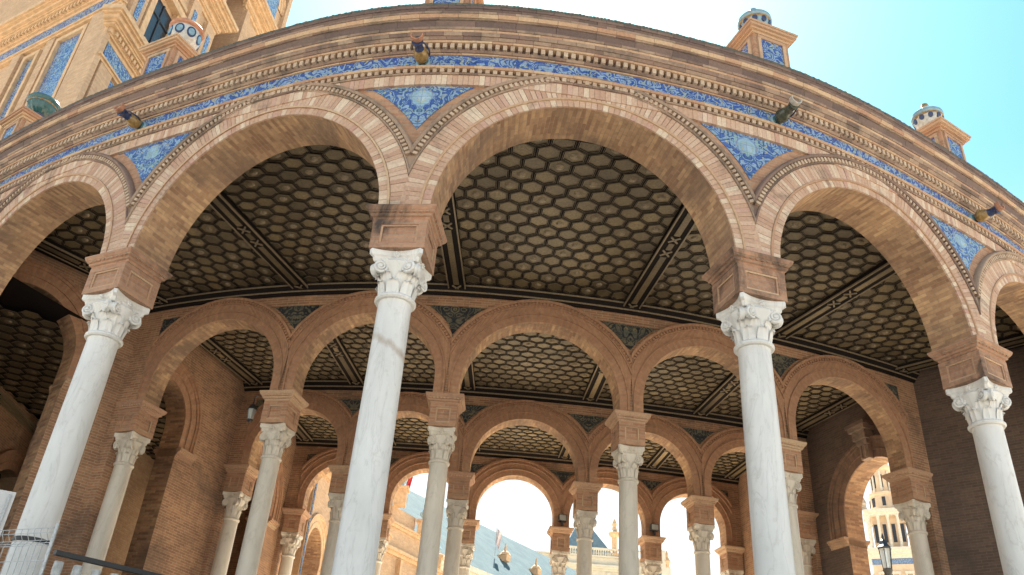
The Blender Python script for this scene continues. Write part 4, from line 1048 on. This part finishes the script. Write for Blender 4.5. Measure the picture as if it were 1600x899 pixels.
    for c in (1.9,):
        arch_trim(ws, c, .62, 15.6, .3, [(0, .0), (0, .10), (.16, .10), (.165, .06)], 'palebrick', e)
        arch_trim(ws, c, .785, 15.6, .3, [(0, .05), (.24, .05)], 'tile', e, 'tile_ring')
        arch_trim(ws, c, 1.025, 15.6, .3, [(0, .0), (0, .12), (.12, .14), (.13, 0)], 'paletrim', e)
        mb = MB(); mb.face([ws.pt(x, .012, z) for x, z in [(c - .62, 12), (c + .62, 12)] + [(c + .62 * math.cos(math.pi * i / 14), 15.9 + .62 * math.sin(math.pi * i / 14)) for i in range(15)]]); mb.build('arched_opening', 'dark', e)
    mb = MB(); ws.box(mb, .62, 4.0, .001, .03, 16.6, 18.1); mb.build('spandrel_tile', 'tile2', e)
    for c in (1.5,):
        mb = MB(); ws.box(mb, c - .5, c + .5, .004, .02, 20.1, 21.9); wi = mb.build('window', 'dark', e)
        mb = MB(); ws.box(mb, c - .03, c + .03, .02, .05, 20.1, 21.9); ws.box(mb, c - .5, c + .5, .02, .05, 21.3, 21.36); mb.build('glazing_bar', 'iron', wi)
        mb = MB()
        for l in ((c - .72, c - .5, 0, .16, 19.9, 22.1), (c + .5, c + .72, 0, .16, 19.9, 22.1), (c - .8, c + .8, 0, .24, 22.1, 22.35), (c - .5, c + .5, 0, .2, 19.85, 20.1), (c - .85, c + .85, 0, .14, 22.6, 22.75)): ws.box(mb, *l)
        mb.build('frame', 'paletrim', wi)
    for c in (.45, 2.75, 3.75):
        boxes(ws, 'pilaster', 'palebrick', [(c - .26, c + .26, 0, .14, 19.65, 23.5)]); mb = MB(); ws.box(mb, c - .1, c + .1, .141, .16, 20.2, 23.1); mb.build('tile_panel', 'tile2', e)
        boxes(ws, 'pilaster', 'palebrick', [(c - .26, c + .26, 0, .14, 24.4, 28.7)]); mb = MB(); ws.box(mb, c - .1, c + .1, .141, .16, 24.8, 28.2); mb.build('tile_panel', 'tile2', e)
    for c in (1.6,):
        mb = MB(); ws.box(mb, c - .45, c + .45, .004, .02, 25, 27); wi = mb.build('window', 'dark', e)
        mb = MB()
        for l in ((c - .65, c - .45, 0, .16, 24.8, 27.2), (c + .45, c + .65, 0, .16, 24.8, 27.2), (c - .75, c + .75, 0, .24, 27.2, 27.4)): ws.box(mb, *l)
        mb.build('frame', 'paletrim', wi)
    # stepped brick pavilion farther back
    e2 = empty('brick_pavilion', (-9.5, 23, 0)); tag(e2, 'sunlit brick pavilion with arch mouldings right of the tiled building', 'building')
    o = C0 + D1 * 5.3; w2 = WallFrame(o, o + D1 * 2.8, True)
    mb = MB()
    for p, q in ((w2.pt(0, 0, 0), w2.pt(2.8, 0, 0)), (w2.pt(2.8, 0, 0), w2.pt(2.8, -7, 0)), (w2.pt(2.8, -7, 0), w2.pt(0, -7, 0)), (w2.pt(0, -7, 0), w2.pt(0, 0, 0))):
        L = (q - p).length; mb.face([p, q, q + UPZ * 36, p + UPZ * 36], [(0, 0), (L, 0), (L, 36), (0, 36)])
    mb.build('wall', 'palebrick', e2)
    for z in (21.0, 25.2, 29.5, 33.5): step_cornice(w2, 0, 2.8, z, STEPS, 'paletrim', e2)
    for c in (1.4,):
        for zz in (22.2, 26.6): arch_trim(w2, c, .7, zz + 1.0, .1, RINGP, 'paletrim', e2)
        for zz in (22.2, 26.6):
            mb = MB(); mb.face([w2.pt(x, .012, z) for x, z in [(c - .7, zz), (c + .7, zz)] + [(c + .7 * math.cos(math.pi * i / 14), zz + 1.1 + .7 * math.sin(math.pi * i / 14)) for i in range(15)]]); mb.build('arched_opening', 'tile2', e2)
    for c in (.15, 2.65):
        for z0, z1 in ((17, 20.9), (22, 25.1), (26.2, 29.4), (30.4, 33.4)):
            mb = MB(); w2.box(mb, c - .14, c + .14, 0, .16, z0, z1); mb.build('pilaster', 'palebrick', e2)
tiled_building()

# ------------------------------------------------------------------ the plaza beyond the gallery
def plaza_wing():
    """near wing of the plaza front, seen through the left arches of the rear arcades"""
    e = empty('plaza_wing', (-6.5, 27, 0)); tag(e, 'sunlit brick wing with moulded arches, seen through the left rear arches', 'building')
    w = WallFrame((-6.9, 25.6), (-5.3, 40.5), True); zt = 12.6
    ops = [(1.9, .95, FLOOR, 8.2, .3), (5.3, .95, FLOOR, 8.2, .3), (8.7, .95, FLOOR, 8.2, .3), (12.1, .95, FLOOR, 8.2, .3)]
    arch_wall(w, 0, zt, ops, .6, 'wall', ['palebrick', 'soffit'], e)
    for c, r, zb, zs, st in ops:
        arch_trim(w, c, r, zs, st, RINGP, 'paletrim', e)
        for x in (c - 1.7, c + 1.7):
            mb = MB(); w.box(mb, x - .16, x + .16, 0, .22, FLOOR, zt - 1.4); w.box(mb, x - .24, x + .24, 0, .3, zt - 1.6, zt - 1.3); mb.build('pilaster', 'paletrim', e)
            mb = MB(); w.box(mb, x - .07, x + .07, .221, .24, 4, zt - 1.9); mb.build('tile_panel', 'tile2', e)
        mb = MB(); w.box(mb, c - 1.1, c + 1.1, -.9, -.6, FLOOR, 8.0); mb.build('back_wall', 'wallbrick', e)
    step_cornice(w, 0, w.L, zt - 1.3, [(0, .15, .12), (.15, .3, .25), (.3, .5, .4), (.5, .6, .5)], 'paletrim', e)
    mb = MB(); w.box(mb, 0, w.L, -.4, .05, zt - .7, zt); mb.build('parapet', 'palebrick', e)
    # hall behind, closed roof
    mb = MB(); mb.face([w.pt(0, 0, zt - .5), w.pt(w.L, 0, zt - .5), w.pt(w.L, -6, zt - .5), w.pt(0, -6, zt - .5)]); mb.face([w.pt(0, -6, 0), w.pt(w.L, -6, 0), w.pt(w.L, -6, zt), w.pt(0, -6, zt)]); mb.build('roof_deck', 'wallbrick', e)
plaza_wing()
def pinnacle(p, h, label, r=.35):
    e = empty('roof_pinnacle', p); tag(e, label, 'pinnacle', 'pinnacles along the far plaza roof')
    mb = MB(); mb.box(Vector((0, 0, 0)), Vector((1, 0, 0)), Vector((0, 1, 0)), UPZ, -r, r, -r, r, 0, h * .3); mb.box(Vector((0, 0, 0)), Vector((1, 0, 0)), Vector((0, 1, 0)), UPZ, -r * 1.3, r * 1.3, -r * 1.3, r * 1.3, h * .3, h * .36)
    ob = bpy.data.objects.new('block', mb.mesh('block', [M['paletrim']])); C.objects.link(ob); ob.parent = e
    mb = MB(); mb.lathe([(r * .7, h * .36), (r * .4, h * .42), (r * .85, h * .5), (r * .9, h * .56), (r * .45, h * .64), (r * .3, h * .7), (r * .42, h * .76), (r * .2, h * .84), (r * .24, h * .9), (.01, h)], 14)
    ob = bpy.data.objects.new('urn', mb.mesh('urn', [M['glaze_pale']], True)); C.objects.link(ob); ob.parent = e
def far_gable():
    e = empty('brick_gable', (-5.0, 41.5, 0)); tag(e, 'orange brick gable block with carved front, left of the slate roof', 'building')
    w = WallFrame((-5.6, 40.6), (-2.6, 46.5), True); mb = MB()
    for x0, x1, z1 in ((0, w.L, 11.6), (.4, w.L - 1.2, 12.8), (1.2, 3.4, 13.6)): w.box(mb, x0, x1, -3.0, 0 if z1 < 12 else .02, 0 if z1 < 12 else 11.6 if z1 < 13 else 12.8, z1)
    mb.build('wall', 'palebrick', e)
    step_cornice(w, 0, w.L, 11.3, [(0, .15, .15), (.15, .3, .3)], 'paletrim', e); step_cornice(w, .4, w.L - 1.2, 12.6, [(0, .12, .15), (.12, .22, .25)], 'paletrim', e)
    for c in (1.2, 3.2, 5.2):
        arch_trim(w, c, .55, 8.6, .2, RINGP, 'paletrim', e); mb = MB(); w.box(mb, c - .5, c + .5, .01, .03, 6.0, 8.9); mb.build('window', 'dark', e)
        mb = MB(); w.box(mb, c - 1.02, c - .86, 0, .25, 4, 11.2); mb.build('pilaster', 'paletrim', e)
    pinnacle((-4.75, 41.7, 13.6), 2.6, 'slender blue pinnacle on the orange brick gable', .3)
    pinnacle((-3.6, 43.8, 12.8), 2.0, 'pale urn pinnacle behind the slender blue one', .3)
    pinnacle((-2.9, 45.6, 11.6), 1.8, 'low pale urn pinnacle at the right end of the gable', .28)
far_gable()
M['slates'] = brick_mat('slate_courses', (0.062, 0.108, 0.132), (0.08, 0.13, 0.152), (0.045, 0.075, 0.09), w=.7, h=.45, stain=.25, stain_col=(.13, .17, .17))
M['slates'].node_tree.nodes['Principled BSDF'].inputs['Specular IOR Level'].default_value = .08
def slate_wing():
    e = empty('slate_roofed_wing', (0, 62, 0)); tag(e, 'long wing with blue slate roof running across the far plaza', 'building')
    A, B = Vector((-11, 48, 0)), Vector((15, 86, 0)); ex = (B - A).normalized(); en = Vector((ex.y, -ex.x, 0)); L = (B - A).length
    zr, ze = 18.7, 13.2; Pt = lambda s, d, z: A + ex * s + en * d + UPZ * z
    # roof of single slate courses
    mb = MB(); SL = math.hypot(6, zr - ze)
    mb.face([Pt(0, 6.15, ze - .12), Pt(L, 6.15, ze - .12), Pt(L, 0, zr), Pt(0, 0, zr)], [(0, 0), (L, 0), (L, SL), (0, SL)])
    mb.face([Pt(0, -6, ze), Pt(L, -6, ze), Pt(L, 0, zr), Pt(0, 0, zr)]); mb.build('roof', 'slates', e)
    mb = MB()
    for d in (6, -6): mb.face([Pt(0, d * .97, 0), Pt(L, d * .97, 0), Pt(L, d * .97, ze), Pt(0, d * .97, ze)], [(0, 0), (L, 0), (L, ze), (0, ze)])
    for x in (0, L): mb.face([Pt(x, 5.8, 0), Pt(x, -5.8, 0), Pt(x, -5.8, ze), Pt(x, 0, zr), Pt(x, 5.8, ze)])
    mb.build('wall', 'farbrick', e)
    w = WallFrame(Pt(0, 5.85, 0), Pt(L, 5.85, 0), True)
    step_cornice(w, 0, L, ze - .9, [(0, .3, .15), (.3, .5, .35), (.5, .8, .55)], 'stone', e)
    for i in range(11):
        c = 2 + i * 4.1
        mb = MB(); w.box(mb, c - .8, c + .8, .005, .02, 9.2, 12.2); wi = mb.build('window', 'dark', e); mb = MB()
        for l in ((c - 1.0, c - .8, 0, .12, 9, 12.4), (c + .8, c + 1.0, 0, .12, 9, 12.4), (c - 1.1, c + 1.1, 0, .2, 12.4, 12.65)): w.box(mb, *l)
        mb.build('frame', 'stone', wi)
        if 3 <= i:
            b = Pt(c + 1.2, 3.8, zr + (ze - zr) * .63); mb = MB(); mb.box(b, ex, en, UPZ, -.25, .25, -.6, .3, 0, .45); d_ = mb.build('dormer', 'paletrim', e)
            mb = MB(); mb.lathe([(.4, .42), (.3, .6), (.1, .75), (.05, 1.1), (.01, 1.25)], 8, b, UPZ); mb.build('dormer_cap', 'paletrim', d_)
slate_wing()
def flag(p, col, label):
    e = empty('flagpole', p); e.scale = (.7, .7, .75); tag(e, label, 'flag', 'flags along the far wing')
    mb = MB(); mb.tube([Vector((0, 0, 0)), Vector((0, 0, 2.6))], .04, 6); ob = bpy.data.objects.new('pole', mb.mesh('pole', [M['galv']])); C.objects.link(ob); ob.parent = e
    mb = MB(); mb.grid([[Vector((.05 + .5 * j / 6 * (1 - .4 * i / 6), .09 * math.sin(j * 1.4 + i * .6), 2.5 - 1.5 * i / 6 - .5 * j / 6)) for j in range(7)] for i in range(7)])
    ob = bpy.data.objects.new('cloth', mb.mesh('cloth', [M[col]], True)); C.objects.link(ob); ob.parent = e
M['flag_red'] = plain('red_cloth', (.55, .03, .03), .8); M['flag_yellow'] = plain('yellow_cloth', (.7, .45, .05), .8); M['flag_white'] = plain('white_cloth', (.7, .6, .6), .8)
for (x, y, z, c, l) in ((-5.9, 54.0, 17.6, 'flag_red', 'thin red flag over the slate roof, leftmost'), (0.2, 57.5, 15.3, 'flag_white', 'pale pink flag before the slate roof'), (4.4, 63.2, 15.1, 'flag_red', 'red flag before the slate roof, right of the pale one'), (7.6, 67, 14.0, 'flag_yellow', 'yellow flag low before the slate roof, rightmost')): flag((x, y, z), c, l)
def central_building():
    M['limestone'] = plain('pale_limestone', (0.56, 0.53, 0.45), .8, nscale=.8, var=.15)
    e = empty('pale_pavilion', (12, 112, 0)); tag(e, 'pale stone pavilion with slate hip roof and arched windows, far across the plaza', 'building')
    w = WallFrame((4.5, 110), (19, 110), True); mb = MB(); zt = 28.6
    w.box(mb, 0, w.L, -12, 0, 0, zt); mb.build('wall', 'limestone', e)
    step_cornice(w, 0, w.L, 26.9, [(0, .25, .2), (.25, .45, .45), (.45, .7, .6)], 'limestone', e); step_cornice(w, 0, w.L, zt, [(0, .2, .3)], 'limestone', e)
    mb = MB()
    for i in range(34): mb.lathe([(.08, 0), (.13, .3), (.07, .6), (.1, .8)], 8, w.pt(4.0 + i * .3, -.1, zt + .2), UPZ)
    w.box(mb, 3.8, w.L, -.3, .1, zt + 1.0, zt + 1.2); mb.build('balustrade', 'limestone', e)
    for c in (7.9, 9.0, 12.6):
        mb = MB(); mb.face([w.pt(x, .02, z) for x, z in [(c - .33, 22), (c + .33, 22)] + [(c + .33 * math.cos(math.pi * i / 10), 26.0 + .33 * math.sin(math.pi * i / 10)) for i in range(11)]]); wi = mb.build('window', 'slate', e)
        arch_trim(w, c, .33, 26.0, 0, [(0, 0), (0, .1), (.14, .1), (.15, 0)], 'limestone', wi, 'frame')
    for c in (6.4, 10.4, 13.8):
        mb = MB(); w.box(mb, c - .22, c + .22, 0, .2, 0, 26.8); mb.build('pilaster', 'limestone', e)
    mb = MB(); q = [w.pt(4.6, -1.5, 29.4), w.pt(11.2, -1.5, 29.4), w.pt(11.2, -9, 29.4), w.pt(4.6, -9, 29.4)]; r0, r1 = w.pt(6.6, -5, 33.8), w.pt(8.6, -5, 33.8)
    mb.face([q[0], q[1], r1, r0]); mb.face([q[1], q[2], r1]); mb.face([q[2], q[3], r0, r1]); mb.face([q[3], q[0], r0]); mb.build('hip_roof', 'slate', e)
    mb = MB(); mb.lathe([(.7, 0), (.7, .5), (.5, .55), (.35, .6), (.35, 2.6), (.75, 2.9), (.8, 3.2), (.4, 3.5), (.25, 4.0), (.35, 4.4), (.1, 5.0)], 10, w.pt(11.2, -.6, 28.8), UPZ); mb.build('turret', 'paletrim', e)
    mb = MB(); mb.lathe([(.15, 0), (.1, .8), (.2, 1.2), (.03, 2.0)], 8, r1, UPZ); mb.build('finial', 'paletrim', e)
    e = empty('carved_gable', (22, 110, 0)); tag(e, 'small carved gable with two finials, far right of the pale pavilion', 'building')
    w = WallFrame((18.6, 108), (22.4, 108), True); mb = MB(); w.box(mb, 0, 3.8, -4, 0, 0, 27.5); w.box(mb, .6, 3.2, -3, .01, 27.5, 29.6); mb.build('wall', 'limestone', e)
    for x, z in ((.4, 27.5), (1.9, 29.6), (3.4, 27.5)):
        mb = MB(); mb.lathe([(.35, 0), (.3, .4), (.5, .8), (.2, 1.3), (.25, 1.6), (.02, 2.2)], 10, w.pt(x, -.3, z), UPZ); mb.build('finial', 'paletrim', e)
    mb = MB(); w.box(mb, 1.2, 2.6, .012, .03, 25, 28.6); mb.build('window', 'slate', e)
central_building()
def tower():
    e = empty('brick_tower', (54, 112, 0)); tag(e, 'tall ornate bell tower seen through the arch at the right', 'tower')
    S = 1.5; O = Vector((35.35 * S, 75 * S, 0)); ang = R_(25); ex = Vector((math.cos(ang), -math.sin(ang), 0)); ey = Vector((math.sin(ang), math.cos(ang), 0))
    z = lambda v: 1.6 + (v - 1.6) * S
    def bx(mb, hw, z0, z1): mb.box(O, ex, ey, UPZ, -hw * S, hw * S, -hw * S, hw * S, z(z0), z(z1))
    def put(name, mt, *l):
        mb = MB()
        for q in l: bx(mb, *q)
        return mb.build(name, mt, e)
    put('shaft', 'towerbrick', (1.78, 0, 22.0)); put('cornice', 'stone', (1.9, 21.4, 21.7), (2.05, 21.7, 22.0), (2.15, 22.0, 22.3)); put('frieze', 'tile2', (1.81, 20.9, 21.39))
    put('belfry', 'towerbrick', (1.3, 22.3, 25.6)); put('cornice', 'stone', (1.82, 25.2, 25.45), (1.95, 25.45, 25.75))
    for q in range(4):
        a = q * math.pi / 2; d = ex * math.cos(a) + ey * math.sin(a); t = Vector((-d.y, d.x, 0))
        for i in range(5):
            c = O + d * 1.68 * S + t * ((i - 2) * .8) * S
            mb = MB(); mb.lathe([(.26, z(22.3)), (.2, z(22.6)), (.17, z(24.9)), (.27, z(25.2))], 10, c, UPZ); mb.build('column', 'stone', e)
            if i < 4:
                mb = MB(); mb.box(O + d * 1.305 * S + t * ((i - 1.5) * .72) * S, t, d, UPZ, -.22, .22, 0, .05, z(22.9), z(24.5)); mb.build('opening', 'dark', e)
        for s in (-1, 1):
            b = O + d * 1.8 * S + t * (s * 1.8) * S
            mb = MB(); mb.lathe([(.4, z(25.75)), (.3, z(26.1)), (.45, z(26.3)), (.1, z(26.9)), (.02, z(27.3))], 8, b, UPZ); mb.build('pinnacle', 'stone', e)
        for i in range(3):
            mb = MB(); mb.box(O + d * 1.785 * S + t * ((i - 1) * 1.05) * S, t, d, UPZ, -.3, .3, 0, .04, z(18.9), z(20.0)); wi = mb.build('window', 'dark', e)
            mb = MB(); o2 = O + d * 1.785 * S + t * ((i - 1) * 1.05) * S
            for l in ((-.45, -.3, z(18.7), z(20.1)), (.3, .45, z(18.7), z(20.1)), (-.55, .55, z(20.1), z(20.3))): mb.box(o2, t, d, UPZ, l[0], l[1], 0, .2, l[2], l[3])
            mb.build('frame', 'stone', wi)
    mb = MB(); mb.lathe([(1.3 * S, z(25.7)), (1.25 * S, z(27.2)), (1.38 * S, z(27.3)), (1.38 * S, z(27.5)), (.86 * S, z(27.6)), (.83 * S, z(29.6)), (1.0 * S, z(29.8)), (1.05 * S, z(30.1)), (.8 * S, z(30.2)), (.75 * S, z(30.9)), (.5 * S, z(31.6)), (.2 * S, z(32.2)), (.1, z(33.5))], 12, O, UPZ); mb.build('drum', 'towerbrick', e)
    for i in range(8):
        a = math.pi / 4 * i + .3; d = Vector((math.cos(a), math.sin(a), 0)); t = Vector((-d.y, d.x, 0))
        mb = MB(); mb.box(O + d * .85 * S, t, d, UPZ, -.2, .2, -.1, .06, z(28.0), z(29.2)); mb.build('opening', 'dark', e)
        mb = MB(); mb.lathe([(.16, z(27.65)), (.13, z(29.5))], 8, O + (ex * math.cos(a + .39) + ey * math.sin(a + .39)) * 0.93 * S, UPZ); mb.build('column', 'stone', e)
        mb = MB(); mb.box(O + d * 1.27 * S, t, d, UPZ, -.22, .22, -.1, .05, z(26.2), z(27.0)); mb.build('opening', 'dark', e)
tower()
def street_lamp():
    x, y = 13.85, 30.0
    e = empty('street_lamp', (x, y, 0)); e.scale = (1, 1, 1.325); tag(e, 'black iron street lamp with glass lantern in front of the bell tower', 'lamp')
    def put(name, mb, mt, sm=False):
        ob = bpy.data.objects.new(name, mb.mesh(name, [M[mt]], sm)); C.objects.link(ob); ob.parent = e
    mb = MB(); mb.lathe([(.25, 0), (.22, .5), (.12, .8), (.07, 1.2), (.05, 6.6), (.09, 6.68), (.05, 6.75), (.12, 6.9), (.17, 7.0)], 12); put('post', mb, 'iron', True)
    mb = MB(); z0, z1 = 7.02, 7.55
    mb.lathe([(.15, z0), (.21, z1)], 6, cap=True); put('lantern_glass', mb, 'lampglass')
    mb = MB()
    for i in range(6):
        a = math.pi / 3 * i; d = Vector((math.cos(a), math.sin(a), 0)); mb.tube([d * .155 + UPZ * z0, d * .215 + UPZ * z1], .014, 5)
    mb.lathe([(.16, z0 - .03), (.17, z0 + .01)], 6); mb.lathe([(.24, z1 - .01), (.25, z1 + .03), (.17, z1 + .1), (.1, z1 + .22), (.04, z1 + .26), (.05, z1 + .32), (.01, z1 + .42)], 6); put('lantern_frame', mb, 'iron')
    mb = MB()
    for s in (-1, 1): mb.tube([Vector((s * (.03 + .14 * math.sin(math.pi * t / 8)), 0, 6.55 + .45 * t / 8)) for t in range(9)], .014, 5)
    put('scroll', mb, 'iron')
m_, nt_, b_ = mat('lamp_glass'); b_.inputs['Base Color'].default_value = (.75, .8, .78, 1); b_.inputs['Roughness'].default_value = .25; b_.inputs['Transmission Weight'].default_value = .6; M['lampglass'] = m_
street_lamp()

# ------------------------------------------------------------------ small things at the foot of the left columns
M['white_board'] = plain('white_board', (.72, .73, .74), .6, nscale=2, var=.08, bstr=0)
def mesh_fence(a, b, z0, z1, label):
    e = empty('wire_fence', (a[0], a[1], z0)); tag(e, label, 'fence', 'temporary wire fence panels')
    w = WallFrame(a, b); n = int(w.L / .10)
    def fold(z):                                    # the V folds near the top that stiffen the panel
        for zc in (z1 - .12, z1 - .95):
            if abs(z - zc) < .07: return .05 * (1 - abs(z - zc) / .07)
        return 0.0
    zz = sorted(set([z0 + .1 + i * .2 for i in range(int((z1 - z0) / .2))] + [z1, z1 - .05, z1 - .12, z1 - .19, z1 - .88, z1 - .95, z1 - 1.02]))
    mb = MB()
    for i in range(n + 1): mb.tube([w.pt(i * .1, fold(z), z) for z in zz], .0042, 4)
    mb.build('vertical_wires', 'galv', e)['kind'] = 'stuff'
    mb = MB()
    for z in [q for q in zz if q in (z1, z1 - .05, z1 - .12, z1 - .19, z1 - .88, z1 - .95, z1 - 1.02) or True]: mb.tube([w.pt(0, fold(z), z), w.pt(w.L, fold(z), z)], .0042, 4)
    mb.build('horizontal_wires', 'galv', e)['kind'] = 'stuff'
    for x in (0.0, w.L):
        mb = MB(); mb.tube([w.pt(x, .03, z0), w.pt(x, .03, z1 + .06)], .021, 10); mb.build('post', 'galv', e, True)
mesh_fence((-7.9, 11.05), (-4.90, 9.70), FLOOR, 3.86, 'galvanised wire mesh fence before the far left column')
mesh_fence((-4.80, 9.66), (-3.2, 9.1), FLOOR, 3.27, 'lower wire mesh panel right of the far left column')
def rail():
    e = empty('balustrade', (-4.4, 10.1, FLOOR)); tag(e, 'black topped balustrade with white ceramic balusters behind the wire fence', 'balustrade')
    w = WallFrame((-4.9, 9.9), (-3.3, 11.6)); L = w.L; zt = 3.66
    mb = MB(); w.box(mb, 0, L, -.04, .04, zt - .05, zt); mb.build('handrail', 'iron', e); mb = MB(); w.box(mb, 0, L, -.1, .1, FLOOR, FLOOR + .25); mb.build('plinth', 'brick', e)
    for i in range(11):
        mb = MB(); mb.lathe([(.05, 0), (.055, .06), (.035, .12), (.07, .35), (.075, .5), (.035, .85), (.055, 1.0), (.05, 1.1)], 12, w.pt(.08 + i * .22, 0, FLOOR + .25), UPZ); mb.build('baluster', 'glaze_white', e, True)
rail()
o, t, u = F3(0, -1)
mb = MB(); mb.lathe([(.232, 0), (.236, 0), (.236, .055), (.232, .055)], 28, Vector((o.x, o.y, 3.93)), UPZ, cap=False)
tag(mb.build('strap', 'iron'), 'thin black strap tied round the far left marble column', 'strap')
mb = MB(); wz = WallFrame(P(0, -2.13, 0, 0), P(1, -2.13, 0, 0), True); 
e = empty('white_panel', (-7.9, 13.4, 4.4)); tag(e, 'white panel standing at the left edge beside the brick pier', 'panel')
mb = MB(); w = WallFrame((-8.6, 13.1), (-7.62, 13.55)); w.box(mb, 0, w.L, -.03, .03, 4.55, 5.25); mb.build('board', 'white_board', e)
mb = MB(); w.box(mb, .05, .09, -.05, -.031, FLOOR, 5.2); w.box(mb, w.L - .09, w.L - .05, -.05, -.031, FLOOR, 5.2); mb.build('stand', 'galv', e)
# wall lantern and floodlights
def wall_lantern(p, label):
    e = empty('wall_lantern', p); e.scale = (.8, .8, .8); tag(e, label, 'lantern')
    for name, prof, mt in (('glass', [(.07, -.3), (.1, -.05)], 'lampglass'), ('hood', [(.13, -.05), (.12, -.02), (.05, .08), (.02, .1), (.01, .3)], 'iron'), ('foot', [(.02, -.38), (.075, -.33), (.075, -.3)], 'iron')):
        mb = MB(); mb.lathe(prof, 6); ob = bpy.data.objects.new(name, mb.mesh(name, [M[mt]])); C.objects.link(ob); ob.parent = e
    mb = MB(); mb.tube([Vector((0, 0, .28)), Vector((.1, .02, .34)), Vector((.24, .04, .3))], .015, 6); ob = bpy.data.objects.new('bracket', mb.mesh('bracket', [M['iron']])); C.objects.link(ob); ob.parent = e
q = P(1, -1, .05, 7.72) - F3(1, -1)[1] * .6
wall_lantern(q, 'small black wall lantern beside the second row impost block')
def floodlight(row, k, label):
    o, t, u = F3(row, k); p = Vector((o.x, o.y, ZC[row] + .02)) + u * (HW - .02); e = empty('floodlight', p); e.rotation_euler = (0, 0, math.atan2(t.y, t.x)); tag(e, label, 'floodlight', 'floodlights on the rear imposts')
    X, Y, O = Vector((1, 0, 0)), Vector((0, 1, 0)), Vector((0, 0, 0))
    for name, l, mt in (('body', (-.11, .11, -.16, -.02, .12, .30), 'iron'), ('lens', (-.09, .09, -.175, -.161, .14, .28), 'lampglass'), ('bracket', (-.03, .03, -.12, -.06, 0, .12), 'iron')):
        mb = MB(); mb.box(O, X, Y, UPZ, *l); ob = bpy.data.objects.new(name, mb.mesh(name, [M[mt]])); C.objects.link(ob); ob.parent = e
for k, l in ((1, 'small floodlight on the rear impost under the middle white arch'), (2, 'small floodlight on the rear impost, next one to the right')): floodlight(3, k, l)
